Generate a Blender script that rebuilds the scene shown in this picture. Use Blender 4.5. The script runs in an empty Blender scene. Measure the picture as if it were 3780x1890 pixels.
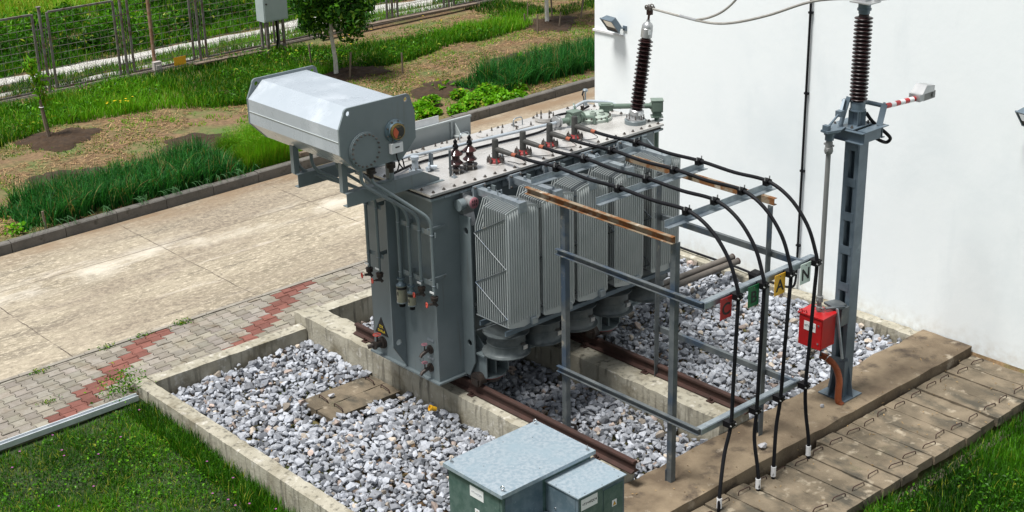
import bpy, bmesh, math, random
import numpy as np
from mathutils import Vector, Matrix

random.seed(7)
rng = np.random.default_rng(7)
scene = bpy.context.scene
COL = scene.collection

# ------------------------------------------------------------------ camera
cam_d = bpy.data.cameras.new('camera')
cam = bpy.data.objects.new('camera', cam_d)
COL.objects.link(cam)
YAW, PITCH, ROLL = .7235296, .3811984, -.0240049
fw = Vector((math.sin(YAW)*math.cos(PITCH), math.cos(YAW)*math.cos(PITCH), -math.sin(PITCH)))
rt = Vector((math.cos(YAW), -math.sin(YAW), 0))
up = rt.cross(fw)
r2 = rt*math.cos(ROLL)+up*math.sin(ROLL)
u2 = -rt*math.sin(ROLL)+up*math.cos(ROLL)
cam.matrix_world = Matrix(((r2.x, u2.x, -fw.x, 0), (r2.y, u2.y, -fw.y, 0), (r2.z, u2.z, -fw.z, 9.0), (0, 0, 0, 1)))
cam_d.sensor_width = 36
cam_d.lens = 1464.477/1024*36
cam_d.clip_start = .1
cam_d.clip_end = 2000
scene.camera = cam

# ------------------------------------------------------------------ light
SUN_EL, SUN_AZ = math.radians(69), math.radians(281)   # azimuth measured from +Y towards +X
world = bpy.data.worlds.new('World')
scene.world = world
world.use_nodes = True
wn = world.node_tree
sky = wn.nodes.new('ShaderNodeTexSky')
sky.sky_type = 'NISHITA'
sky.sun_disc = False
sky.sun_elevation = SUN_EL
sky.sun_rotation = SUN_AZ
sky.air_density = 1.3
sky.dust_density = 4.0
hs = wn.nodes.new('ShaderNodeHueSaturation')
hs.inputs['Saturation'].default_value = .5
wn.links.new(sky.outputs[0], hs.inputs['Color'])
# broken cloud cover, seen in the glossy paint
wtc = wn.nodes.new('ShaderNodeTexCoord')
wno = wn.nodes.new('ShaderNodeTexNoise')
wno.inputs['Scale'].default_value = 3.2
wno.inputs['Detail'].default_value = 7
wno.inputs['Roughness'].default_value = .58
wn.links.new(wtc.outputs['Generated'], wno.inputs['Vector'])
wmr = wn.nodes.new('ShaderNodeMapRange')
wmr.inputs['From Min'].default_value = .4
wmr.inputs['From Max'].default_value = .62
wn.links.new(wno.outputs['Fac'], wmr.inputs['Value'])
wmx = wn.nodes.new('ShaderNodeMix')
wmx.data_type = 'RGBA'
wn.links.new(wmr.outputs[0], wmx.inputs[0])
wn.links.new(hs.outputs[0], wmx.inputs[6])
wmx.inputs[7].default_value = (7.5, 7.8, 8.3, 1)
wn.links.new(wmx.outputs[2], wn.nodes['Background'].inputs[0])
wn.nodes['Background'].inputs[1].default_value = .075

sun_d = bpy.data.lights.new('sun', 'SUN')
sun_d.energy = 4.4
sun_d.angle = math.radians(15)
sun_d.color = (1, .97, .93)
sun = bpy.data.objects.new('sun', sun_d)
COL.objects.link(sun)
sd = Vector((math.sin(SUN_AZ)*math.cos(SUN_EL), math.cos(SUN_AZ)*math.cos(SUN_EL), math.sin(SUN_EL)))
sun.rotation_euler = sd.to_track_quat('Z', 'Y').to_euler()
sun.location = (0, 0, 40)

scene.view_settings.view_transform = 'Standard'
scene.view_settings.look = 'None'
scene.view_settings.exposure = .35
scene.view_settings.gamma = 1
scene.view_settings.use_curve_mapping = False

# ------------------------------------------------------------------ materials
def node_mat(name):
    m = bpy.data.materials.new(name)
    m.use_nodes = True
    nt = m.node_tree
    b = nt.nodes['Principled BSDF']
    return m, nt, b

def coords(nt):
    return nt.nodes.new('ShaderNodeNewGeometry').outputs['Position']

def noise(nt, vec, scale, detail=6, rough=.6, stretch=None):
    if stretch:
        mp = nt.nodes.new('ShaderNodeMapping')
        mp.inputs['Scale'].default_value = stretch
        nt.links.new(vec, mp.inputs[0])
        vec = mp.outputs[0]
    n = nt.nodes.new('ShaderNodeTexNoise')
    n.inputs['Scale'].default_value = scale
    n.inputs['Detail'].default_value = detail
    n.inputs['Roughness'].default_value = rough
    nt.links.new(vec, n.inputs['Vector'])
    return n.outputs['Fac']

def ramp(nt, fac, lo, hi):
    n = nt.nodes.new('ShaderNodeMapRange')
    n.inputs['From Min'].default_value = lo
    n.inputs['From Max'].default_value = hi
    nt.links.new(fac, n.inputs['Value'])
    return n.outputs['Result']

def mix(nt, fac, a, b, mode='MIX'):
    n = nt.nodes.new('ShaderNodeMix')
    n.data_type = 'RGBA'
    n.blend_type = mode
    def put(sock, v):
        if isinstance(v, (tuple, list)):
            sock.default_value = (*v[:3], 1)
        elif isinstance(v, (int, float)):
            sock.default_value = v
        else:
            nt.links.new(v, sock)
    put(n.inputs[0], fac)
    put(n.inputs[6], a)
    put(n.inputs[7], b)
    return n.outputs[2]

def math_n(nt, op, a, b=0.0):
    n = nt.nodes.new('ShaderNodeMath')
    n.operation = op
    for i, v in enumerate((a, b)):
        if isinstance(v, (int, float)):
            n.inputs[i].default_value = v
        else:
            nt.links.new(v, n.inputs[i])
    return n.outputs[0]

def mat(name, c1, c2=None, scale=4, lo=.35, hi=.65, rough=.5, metal=0, bump=0, bscale=60, stains_or_reflections=(), attr=False, spec=.5, rough2=None, stretch=None, coat=0):
    """base colour c1 broken up by noise towards c2, then stains [(colour, scale, lo, hi, stretch)], optional bump"""
    m, nt, b = node_mat(name)
    v = coords(nt)
    f = ramp(nt, noise(nt, v, scale, stretch=stretch), lo, hi)
    c = mix(nt, f, c1, c2 or c1)
    for s in stains_or_reflections:
        sf = ramp(nt, noise(nt, v, s[1], stretch=s[4] if len(s) > 4 else None), s[2], s[3])
        c = mix(nt, sf, c, s[0])
    if attr:
        a = nt.nodes.new('ShaderNodeAttribute')
        a.attribute_name = 'col'
        c = mix(nt, 1.0, c, a.outputs['Color'], 'MULTIPLY')
    nt.links.new(c, b.inputs['Base Color'])
    b.inputs['Roughness'].default_value = rough
    if rough2 is not None:
        rr = nt.nodes.new('ShaderNodeMapRange')
        rr.inputs['To Min'].default_value = rough
        rr.inputs['To Max'].default_value = rough2
        nt.links.new(ramp(nt, noise(nt, v, scale*1.7), .35, .65), rr.inputs['Value'])
        nt.links.new(rr.outputs[0], b.inputs['Roughness'])
    b.inputs['Metallic'].default_value = metal
    b.inputs['Coat Weight'].default_value = coat
    b.inputs['Coat Roughness'].default_value = .08
    b.inputs['Specular IOR Level'].default_value = spec
    if bump:
        bn = nt.nodes.new('ShaderNodeBump')
        bn.inputs['Strength'].default_value = bump
        bn.inputs['Distance'].default_value = .02
        nt.links.new(noise(nt, v, bscale, 8), bn.inputs['Height'])
        nt.links.new(bn.outputs[0], b.inputs['Normal'])
    return m

def leaf_mat(name, c, rough=.5, trans=.35):
    m, nt, b = node_mat(name)
    a = nt.nodes.new('ShaderNodeAttribute')
    a.attribute_name = 'col'
    col = mix(nt, 1.0, c, a.outputs['Color'], 'MULTIPLY')
    nt.links.new(col, b.inputs['Base Color'])
    b.inputs['Roughness'].default_value = rough
    b.inputs['Specular IOR Level'].default_value = .15
    t = nt.nodes.new('ShaderNodeBsdfTranslucent')
    nt.links.new(mix(nt, 1.0, col, (1.3, 1.4, .6), 'MULTIPLY'), t.inputs['Color'])
    ms = nt.nodes.new('ShaderNodeMixShader')
    ms.inputs[0].default_value = trans
    nt.links.new(b.outputs[0], ms.inputs[1])
    nt.links.new(t.outputs[0], ms.inputs[2])
    nt.links.new(ms.outputs[0], nt.nodes['Material Output'].inputs['Surface'])
    return m

M = {}
M['paint'] = mat('grey_paint', (.145, .178, .188), (.165, .2, .21), 2.5, rough=.3, rough2=.42, stains_or_reflections=[((.115, .14, .147), 1.2, .55, .75, (1, 1, .35)), ((.25, .25, .23), 9, .7, .8, (1, 1, .12)), ((.12, .125, .12), 11, .6, .74, (1, 1, .06)), ((.2, .15, .11), 23, .72, .8)])
M['lid'] = mat('lid_paint', (.5, .49, .47), (.42, .41, .39), 3, rough=.2, rough2=.4, metal=.2, coat=.4, stains_or_reflections=[((.34, .32, .29), 2.2, .6, .75), ((.56, .56, .56), 14, .6, .75)])
M['cons'] = mat('tank_paint', (.37, .42, .465), (.41, .46, .505), 2, rough=.22, rough2=.34, metal=.12, coat=.5, stains_or_reflections=[((.55, .6, .65), 1.1, .55, .75), ((.24, .27, .3), 1.7, .58, .72, (1, .6, 1))])  # pale and dark blotches put cloud reflections into the paint colour
M['rad'] = mat('radiator_paint', (.33, .365, .365), (.38, .41, .41), 3, rough=.38)
M['galv'] = mat('galvanised_steel', (.25, .29, .32), (.34, .39, .42), 14, rough=.36, metal=.55, stains_or_reflections=[((.18, .22, .26), 2.0, .55, .7)])
M['galvlid'] = mat('galvanised_lid', (.25, .32, .37), (.35, .41, .45), 22, .4, .6, rough=.42, metal=.25, stains_or_reflections=[((.28, .36, .41), 3.0, .5, .7), ((.62, .67, .7), 60, .64, .7)])
M['steelblue'] = mat('column_paint', (.085, .12, .15), (.13, .17, .205), 4, rough=.4, metal=.2, stains_or_reflections=[((.3, .34, .36), 2, .62, .75)])
M['postmat'] = mat('weathered_galvanised', (.075, .09, .1), (.14, .155, .16), 5, rough=.5, metal=.3, stains_or_reflections=[((.05, .075, .11), 2.0, .52, .62), ((.3, .28, .23), 6, .62, .72)])
M['rustbeam'] = mat('rusting_beam', (.22, .175, .12), (.17, .07, .02), 4.5, .45, .54, rough=.75, bump=.3, stains_or_reflections=[((.09, .035, .015), 9, .58, .7), ((.4, .35, .28), 4, .62, .72)])
M['rust'] = mat('rail_rust', (.05, .021, .015), (.032, .015, .011), 8, rough=.85, bump=.3)
M['black'] = mat('black_rubber', (.007, .0075, .009), (.012, .0125, .015), 6, rough=.5, spec=.12)
M['blackplastic'] = mat('black_plastic', (.006, .006, .007), None, rough=.45, spec=.15)
M['sleeve'] = mat('dark_grey_sleeve', (.026, .027, .025), (.04, .04, .036), 9, rough=.6)
M['orange'] = mat('orange_sleeve', (.3, .075, .03), (.22, .06, .03), 9, rough=.6)
M['redpaint'] = mat('red_paint', (.42, .008, .01), (.34, .007, .009), 6, rough=.35, stains_or_reflections=[((.22, .02, .02), 9, .66, .74)])
M['redring'] = mat('red_ring', (.28, .022, .022), (.2, .02, .02), 10, rough=.5)
M['brown'] = mat('brown_porcelain', (.035, .009, .009), (.045, .013, .011), 4, rough=.12, spec=.45)
M['darkbrown'] = mat('dark_shed_rubber', (.016, .007, .0075), (.026, .011, .011), 4, rough=.35, spec=.3)
M['cast'] = mat('cast_aluminium', (.45, .46, .46), (.38, .39, .4), 8, rough=.35, metal=.6)
M['green'] = mat('green_grey_paint', (.14, .19, .155), (.11, .155, .125), 5, rough=.35)
M['greencab'] = mat('green_grey_sheet', (.06, .115, .1), (.1, .16, .145), 9, .4, .6, rough=.4, metal=.2, stains_or_reflections=[((.16, .23, .22), 30, .64, .7), ((.05, .09, .085), 2, .55, .7)])
M['bluecab'] = mat('blue_grey_sheet', (.1, .15, .18), (.15, .2, .23), 7, .4, .6, rough=.4, metal=.3, stains_or_reflections=[((.22, .28, .3), 26, .65, .7)])
M['bolt'] = mat('bolt_steel', (.16, .15, .14), (.1, .085, .075), 20, rough=.5, metal=.6)
M['darkmetal'] = mat('dark_cast_iron', (.03, .026, .024), (.05, .035, .028), 12, rough=.55, metal=.3)
M['wheelred'] = mat('red_handwheel', (.5, .06, .035), None, rough=.5)
M['wheelpink'] = mat('faded_red_handwheel', (.32, .14, .17), None, rough=.6)
M['pinkcap'] = mat('faded_red_cap', (.42, .17, .2), (.36, .15, .18), 10, rough=.6)
M['glass'] = mat('silica_glass', (.2, .2, .15), (.26, .25, .19), 12, rough=.12)
M['white'] = mat('white_plate', (.72, .74, .74), None, rough=.4)
M['whitep'] = mat('white_plastic', (.75, .76, .78), (.65, .66, .66), 9, rough=.4)
M['brightgalv'] = mat('bright_galvanised', (.62, .66, .68), (.5, .54, .57), 5, rough=.35, metal=.3)
M['wastepipe'] = mat('dirty_pipe', (.075, .066, .058), (.12, .105, .09), 4, rough=.7, stains_or_reflections=[((.07, .05, .04), 9, .58, .7, (.3, 1, 1))])
M['pvc'] = mat('grey_tube_paint', (.16, .17, .17), (.2, .2, .195), 5, rough=.45)
M['ink'] = mat('black_ink', (.012, .012, .012), None, rough=.6)
M['inkfaded'] = mat('faded_ink', (.42, .44, .46), None, rough=.6)
M['yellow'] = mat('yellow_plate', (.75, .42, .02), (.7, .38, .02), 6, rough=.45)
M['yellowink'] = mat('yellow_ink', (.8, .6, .03), None, rough=.5)
M['platered'] = mat('red_plate', (.34, .014, .016), None, rough=.4)
M['plategreen'] = mat('green_plate', (.012, .13, .045), None, rough=.4)
M['platewhite'] = mat('pale_plate', (.55, .66, .6), None, rough=.4)
M['hose'] = mat('orange_hose', (.34, .095, .032), (.27, .075, .028), 8, rough=.5)
M['wire'] = mat('bare_aluminium_cable', (.3, .29, .26), (.38, .37, .34), 12, rough=.5, metal=.4)
M['gaugeface'] = mat('black_gauge_face', (.02, .02, .018), None, rough=.15)
M['gaugered'] = mat('orange_gauge_sector', (.5, .09, .03), None, rough=.3)
M['brass'] = mat('brass_rim', (.3, .22, .08), None, rough=.3, metal=.8)
M['chrome'] = mat('polished_steel', (.6, .6, .6), None, rough=.2, metal=1)
M['blue'] = mat('blue_motor', (.02, .08, .25), None, rough=.4)
M['conc'] = mat('concrete_wall', (.39, .37, .3), (.27, .25, .19), 3, rough=.9, bump=.5, bscale=25, stains_or_reflections=[((.5, .48, .42), 6, .58, .7), ((.1, .092, .072), 11, .52, .7, (1, 1, .12)), ((.15, .13, .085), 1.6, .53, .66)])
M['conctop'] = mat('concrete_walkway', (.095, .068, .042), (.22, .17, .11), 1.1, .4, .62, rough=.9, bump=.4, bscale=40, stains_or_reflections=[((.055, .04, .027), 2.3, .54, .66), ((.33, .28, .21), 4, .62, .74)])
M['slab'] = mat('trench_slab', (.185, .148, .1), (.095, .076, .05), 2.2, .4, .62, rough=.92, bump=.6, bscale=45, stains_or_reflections=[((.06, .053, .038), 3, .5, .66, (1.3, .6, 1)), ((.36, .31, .23), 5, .58, .74), ((.07, .07, .035), 1.3, .6, .75)])
M['kerb'] = mat('kerb_concrete', (.105, .1, .09), (.15, .14, .125), 3, rough=.9, bump=.4, bscale=40, stains_or_reflections=[((.06, .055, .045), 6, .56, .7)])
M['wood'] = mat('weathered_wood', (.12, .09, .065), (.2, .155, .115), 6, rough=.85, stretch=(1, 1, .2))
M['bark'] = mat('bark', (.07, .05, .035), (.11, .085, .06), 12, rough=.9, bump=.5)
M['limewash'] = mat('lime_washed_bark', (.6, .6, .57), (.42, .41, .37), 9, rough=.85)
M['plaster'] = mat('white_plaster', (.83, .875, .885), (.8, .85, .865), .7, rough=.8, bump=.12, bscale=9, stains_or_reflections=[((.69, .75, .77), 1.1, .58, .85, (1, 1, .3)), ((.73, .79, .81), .35, .5, .75), ((.5, .47, .42), 15, .74, .79)])
M['rustpole'] = mat('rusty_pole', (.22, .11, .06), (.3, .2, .14), 9, .4, .6, rough=.8)
M['fencemetal'] = mat('fence_metal', (.2, .19, .18), (.12, .07, .05), 7, .45, .65, rough=.7, metal=.2)
M['fandrum'] = mat('dull_shaded_galvanised', (.05, .062, .066), (.08, .095, .097), 12, rough=.5, metal=.2, stains_or_reflections=[((.09, .1, .1), 3, .5, .7)])  # dull steel, colour darkened to stand in for shade under the radiators
M['cabwhite'] = mat('pale_grey_enamel', (.36, .43, .43), (.4, .47, .47), 4, rough=.45, stains_or_reflections=[((.45, .3, .12), 4, .68, .75)])
M['brick'] = mat('old_brick', (.13, .11, .095), (.2, .17, .14), 9, rough=.95, bump=.4)
M['meterbox'] = mat('dusty_box_enamel', (.4, .36, .34), (.46, .42, .4), 5, rough=.6)
M['greenlid'] = mat('pale_green_enamel', (.36, .42, .37), (.3, .36, .31), 5, rough=.25, rough2=.4, coat=.4)

# ------------------------------------------------------------------ mesh tools
class MB:
    """collects shapes and links them as ONE mesh object"""
    def __init__(s):
        s.v = []; s.f = []
    def add(s, V, F):
        o = len(s.v)
        s.v += [tuple(p) for p in V]
        s.f += [tuple(i+o for i in f) for f in F]
        return s
    def box(s, x0, x1, y0, y1, z0, z1):
        return s.hexa([(x0, y0, z0), (x1, y0, z0), (x1, y1, z0), (x0, y1, z0), (x0, y0, z1), (x1, y0, z1), (x1, y1, z1), (x0, y1, z1)])
    def hexa(s, p):
        return s.add(p, [(0, 3, 2, 1), (4, 5, 6, 7), (0, 1, 5, 4), (1, 2, 6, 5), (2, 3, 7, 6), (3, 0, 4, 7)])
    def prism(s, poly, vec):
        """polygon (3-D points) swept along vec"""
        n = len(poly)
        vec = Vector(vec)
        A = [Vector(p) for p in poly]
        nrm = Vector((0, 0, 0))
        for i in range(n):
            nrm += A[i].cross(A[(i+1) % n])
        if nrm.dot(vec) < 0:
            A.reverse()
        B = [p+vec for p in A]
        F = [tuple(range(n-1, -1, -1)), tuple(range(n, 2*n))] + [(i, (i+1) % n, n+(i+1) % n, n+i) for i in range(n)]
        return s.add(A+B, F)
    def bar(s, p0, p1, w, h, upv=(0, 0, 1)):
        """rectangular bar w across, h along up, centred on p0-p1"""
        return s.beam(p0, p1, [(-w/2, -h/2), (w/2, -h/2), (w/2, h/2), (-w/2, h/2)], upv)
    def beam(s, p0, p1, prof, upv=(0, 0, 1)):
        p0, p1 = Vector(p0), Vector(p1)
        d = (p1-p0).normalized()
        u = Vector(upv); u = (u-d*u.dot(d)).normalized()
        x = d.cross(u)
        return s.prism([p0+x*a+u*b for a, b in prof], p1-p0)
    def tube(s, pts, r, n=8, cap=True):
        pts = [Vector(p) for p in pts]
        rs = r if isinstance(r, (list, tuple)) else [r]*len(pts)
        V = []; F = []
        prev = None
        for i, p in enumerate(pts):
            d = (pts[min(i+1, len(pts)-1)]-pts[max(i-1, 0)]).normalized()
            if prev is None:
                a = Vector((0, 0, 1)) if abs(d.z) < .9 else Vector((1, 0, 0))
                u = (a-d*a.dot(d)).normalized()
            else:
                u = (prev-d*prev.dot(d)).normalized()
            prev = u
            w = d.cross(u)
            for k in range(n):
                t = 2*math.pi*k/n
                V.append(p+(u*math.cos(t)+w*math.sin(t))*rs[i])
        for i in range(len(pts)-1):
            for k in range(n):
                a, b = i*n+k, i*n+(k+1) % n
                F.append((a, b, b+n, a+n))
        if cap:
            F.append(tuple(range(n-1, -1, -1)))
            F.append(tuple(range((len(pts)-1)*n, len(pts)*n)))
        return s.add(V, F)
    def cyl(s, p0, p1, r, r1=None, n=16):
        return s.tube([p0, p1], [r, r if r1 is None else r1], n)
    def lathe(s, prof, base, axis=(0, 0, 1), n=20):
        """prof = [(radius, height)...] round axis from base"""
        ax = Vector(axis).normalized()
        a = Vector((1, 0, 0)) if abs(ax.x) < .9 else Vector((0, 1, 0))
        u = (a-ax*a.dot(ax)).normalized(); w = ax.cross(u)
        base = Vector(base)
        V = []; F = []
        for r, h in prof:
            for k in range(n):
                t = 2*math.pi*k/n
                V.append(base+ax*h+(u*math.cos(t)+w*math.sin(t))*max(r, 1e-4))
        for i in range(len(prof)-1):
            for k in range(n):
                a_, b_ = i*n+k, i*n+(k+1) % n
                F.append((a_, b_, b_+n, a_+n))
        F.append(tuple(range(n-1, -1, -1)))
        F.append(tuple(range((len(prof)-1)*n, len(prof)*n)))
        return s.add(V, F)
    def ring(s, c, axis, R, r, n=16, m=6):
        ax = Vector(axis).normalized()
        a = Vector((1, 0, 0)) if abs(ax.x) < .9 else Vector((0, 1, 0))
        u = (a-ax*a.dot(ax)).normalized(); w = ax.cross(u); c = Vector(c)
        V = []; F = []
        for i in range(n):
            t = 2*math.pi*i/n
            d = u*math.cos(t)+w*math.sin(t)
            for k in range(m):
                q = 2*math.pi*k/m
                V.append(c+d*(R+r*math.cos(q))+ax*r*math.sin(q))
        for i in range(n):
            for k in range(m):
                F.append((i*m+k, ((i+1) % n)*m+k, ((i+1) % n)*m+(k+1) % m, i*m+(k+1) % m))
        return s.add(V, F)
    def rough_box(s, x0, x1, y0, y1, z0, z1, step=.2, amp=.008, seed=0):
        """box with split faces and worn, uneven edges"""
        rr = random.Random(seed)
        def cuts(a, b):
            n = max(1, int(round((b-a)/step)))
            return [a+(b-a)*i/n for i in range(n+1)]
        X, Y, Z = cuts(x0, x1), cuts(y0, y1), cuts(z0, z1)
        idx = {}; V = []; F = []
        def vid(i, j, k):
            key = (i, j, k)
            if key not in idx:
                e = (i in (0, len(X)-1))+(j in (0, len(Y)-1))+(k in (0, len(Z)-1))
                a = amp*(1 if e > 1 else .3)
                p = Vector((X[i], Y[j], Z[k]))
                if e > 1:
                    c = Vector(((x0+x1)/2, (y0+y1)/2, (z0+z1)/2))
                    ins = rr.random()**2*a
                    for q, (lo, hi, n_, ii) in enumerate(((x0, x1, len(X), i), (y0, y1, len(Y), j), (z0, z1, len(Z), k))):
                        if ii == 0: p[q] += ins
                        elif ii == n_-1: p[q] -= ins
                p += Vector((rr.uniform(-a, a)*.4, rr.uniform(-a, a)*.4, rr.uniform(-a, a)*.4))
                idx[key] = len(V); V.append(p)
            return idx[key]
        nx, ny, nz = len(X)-1, len(Y)-1, len(Z)-1
        for i in range(nx):
            for j in range(ny):
                F.append((vid(i, j, nz), vid(i+1, j, nz), vid(i+1, j+1, nz), vid(i, j+1, nz)))
                F.append((vid(i, j, 0), vid(i, j+1, 0), vid(i+1, j+1, 0), vid(i+1, j, 0)))
        for i in range(nx):
            for k in range(nz):
                F.append((vid(i, 0, k), vid(i+1, 0, k), vid(i+1, 0, k+1), vid(i, 0, k+1)))
                F.append((vid(i, ny, k), vid(i, ny, k+1), vid(i+1, ny, k+1), vid(i+1, ny, k)))
        for j in range(ny):
            for k in range(nz):
                F.append((vid(0, j, k), vid(0, j, k+1), vid(0, j+1, k+1), vid(0, j+1, k)))
                F.append((vid(nx, j, k), vid(nx, j+1, k), vid(nx, j+1, k+1), vid(nx, j, k+1)))
        return s.add(V, F)
    def build(s, name, m, parent=None, origin=None, sharp=35):
        me = bpy.data.meshes.new(name)
        o = Vector(origin) if origin is not None else world_loc(parent)
        me.from_pydata([(p[0]-o.x, p[1]-o.y, p[2]-o.z) for p in s.v], [], s.f)
        me.materials.append(m)
        me.polygons.foreach_set('use_smooth', [True]*len(me.polygons))
        me.set_sharp_from_angle(angle=math.radians(sharp))
        me.update()
        ob = bpy.data.objects.new(name, me)
        COL.objects.link(ob)
        if parent is not None:
            ob.parent = parent
            ob.location = o-world_loc(parent)
        else:
            ob.location = o
        return ob

def world_loc(ob):
    v = Vector((0, 0, 0))
    while ob is not None:
        v += ob.location
        ob = ob.parent
    return v

def tag(o, label=None, cat=None, group=None, kind=None):
    if label: o['label'] = label
    if cat: o['category'] = cat
    if group: o['group'] = group
    if kind: o['kind'] = kind
    return o

def thing(name, label, cat, loc, group=None):
    o = bpy.data.objects.new(name, None)
    COL.objects.link(o)
    o.location = loc
    o.empty_display_size = .2
    return tag(o, label, cat, group)

def copy_tree(o, parent=None):
    c = o.copy(); COL.objects.link(c)
    if parent is not None: c.parent = parent
    for ch in list(o.children): copy_tree(ch, c)
    return c

def fast_mesh(name, V, F, m, col=None, smooth=False):
    """numpy arrays to one mesh object; F is (n,3) or (n,4); col is one RGB per vertex"""
    V = np.asarray(V, np.float32).reshape(-1, 3); F = np.asarray(F, np.int32)
    me = bpy.data.meshes.new(name)
    me.vertices.add(len(V)); me.vertices.foreach_set('co', V.ravel())
    k = F.shape[1]
    me.loops.add(F.size); me.loops.foreach_set('vertex_index', F.ravel())
    me.polygons.add(len(F))
    me.polygons.foreach_set('loop_start', np.arange(0, F.size, k, dtype=np.int32))
    me.polygons.foreach_set('loop_total', np.full(len(F), k, np.int32))
    me.polygons.foreach_set('use_smooth', np.full(len(F), smooth, bool))
    me.update(calc_edges=True)
    if col is not None:
        at = me.attributes.new('col', 'FLOAT_COLOR', 'POINT')
        c4 = np.ones((len(V), 4), np.float32); c4[:, :3] = col
        at.data.foreach_set('color', c4.ravel())
    me.materials.append(m)
    ob = bpy.data.objects.new(name, me)
    COL.objects.link(ob)
    return ob

def vnoise(x, y, s, seed=0):
    """smooth value noise on numpy arrays, 0..1"""
    r = np.random.default_rng(seed).random((64, 64))
    x = np.asarray(x)/s; y = np.asarray(y)/s
    xi = np.floor(x).astype(int); yi = np.floor(y).astype(int)
    fx = x-xi; fy = y-yi
    fx = fx*fx*(3-2*fx); fy = fy*fy*(3-2*fy)
    g = lambda a, b: r[a % 64, b % 64]
    return (g(xi, yi)*(1-fx)+g(xi+1, yi)*fx)*(1-fy)+(g(xi, yi+1)*(1-fx)+g(xi+1, yi+1)*fx)*fy

def blades(name, P, h, w, m, col, lean=.5, seg=3, droop=.6, seed=1):
    """grass-like blades: P (n,3) roots, h heights, w widths, col (n,3)"""
    r = np.random.default_rng(seed)
    n = len(P)
    a = r.random(n)*2*np.pi
    d = np.stack([np.cos(a), np.sin(a), np.zeros(n)], 1)
    a2 = a+np.pi/2+r.normal(0, .5, n)
    s = np.stack([np.cos(a2), np.sin(a2), np.zeros(n)], 1)
    L = (r.random(n)**.8*lean)[:, None]
    V = np.zeros((n, (seg+1)*2, 3), np.float32)
    h = h[:, None]; w = w[:, None]
    for i in range(seg+1):
        t = i/seg
        c = P+np.array([0, 0, 1])*h*(t-droop*L*t*t*t*.7)+d*h*L*t**1.7
        ww = w*(1-t**1.5*.93)*.5
        V[:, 2*i] = c-s*ww; V[:, 2*i+1] = c+s*ww
    F = np.zeros((n, seg, 4), np.int32)
    o = (np.arange(n)*(seg+1)*2)[:, None]
    for i in range(seg):
        F[:, i] = np.concatenate([o+2*i, o+2*i+1, o+2*i+3, o+2*i+2], 1)
    C = np.repeat(col, (seg+1)*2, axis=0)
    return fast_mesh(name, V.reshape(-1, 3), F.reshape(-1, 4), m, C)

def leaf_arrays(P, N, L, W, r):
    """folded leaves: centres P, facing N, length L, width W -> verts, quads"""
    n = len(P)
    N = N/np.linalg.norm(N, axis=1, keepdims=True)
    t = r.normal(size=(n, 3)); t -= N*(t*N).sum(1, keepdims=True); t /= np.linalg.norm(t, axis=1, keepdims=True)
    b = np.cross(N, t)
    L = L[:, None]; W = W[:, None]
    V = np.stack([P-t*L*.5, P-t*L*.05+b*W*.5+N*W*.18, P+t*L*.5-N*L*.12, P-t*L*.05-b*W*.5+N*W*.18], 1)
    F = np.arange(n*4).reshape(n, 4)
    return V.reshape(-1, 3), F

def text(name, s, size, center, xd, yd, m, parent, ext=.0012, bold=0.0):
    cu = bpy.data.curves.new(name, 'FONT')
    cu.body = s; cu.size = size; cu.extrude = ext; cu.offset = bold
    cu.align_x = 'CENTER'; cu.align_y = 'CENTER'
    tmp = bpy.data.objects.new(name, cu)
    me = bpy.data.meshes.new_from_object(tmp)
    bpy.data.objects.remove(tmp); bpy.data.curves.remove(cu)
    xd = Vector(xd).normalized(); yd = Vector(yd).normalized(); zd = xd.cross(yd)
    o = world_loc(parent)
    me.transform(Matrix.Translation(Vector(center)-o) @ Matrix(((xd.x, yd.x, zd.x, 0), (xd.y, yd.y, zd.y, 0), (xd.z, yd.z, zd.z, 0), (0, 0, 0, 1))))
    me.materials.clear(); me.materials.append(m)
    ob = bpy.data.objects.new(name, me)
    COL.objects.link(ob)
    ob.parent = parent
    return ob

def arc_path(pts, rad=.06, k=4):
    """rounds the corners of a polyline"""
    P = [Vector(p) for p in pts]
    out = [P[0]]
    for i in range(1, len(P)-1):
        a = (P[i-1]-P[i]); b = (P[i+1]-P[i])
        r_ = min(rad, a.length*.45, b.length*.45)
        A = P[i]+a.normalized()*r_; B = P[i]+b.normalized()*r_
        for j in range(k+1):
            t = j/k
            out.append(A*(1-t)**2+P[i]*2*t*(1-t)+B*t*t)
    out.append(P[-1])
    return out

def spline(pts, k=8):
    P = [Vector(p) for p in pts]
    Q = [P[0]*2-P[1]]+P+[P[-1]*2-P[-2]]
    out = []
    for i in range(1, len(Q)-2):
        for j in range(k):
            t = j/k
            out.append(.5*((2*Q[i])+(Q[i+1]-Q[i-1])*t+(2*Q[i-1]-5*Q[i]+4*Q[i+1]-Q[i+2])*t*t+(3*Q[i]-Q[i-1]-3*Q[i+1]+Q[i+2])*t**3))
    out.append(P[-1])
    return out

XP, YP, ZP = (1, 0, 0), (0, 1, 0), (0, 0, 1)
XM, YM, ZM = (-1, 0, 0), (0, -1, 0), (0, 0, -1)
def angle_prof(a, t):
    return [(0, 0), (a, 0), (a, t), (t, t), (t, a), (0, a)]
def chan_prof(h, w, t):
    """channel section: web height h, flange width w"""
    return [(0, -h/2), (w, -h/2), (w, -h/2+t), (t, -h/2+t), (t, h/2-t), (w, h/2-t), (w, h/2), (0, h/2)]

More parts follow.
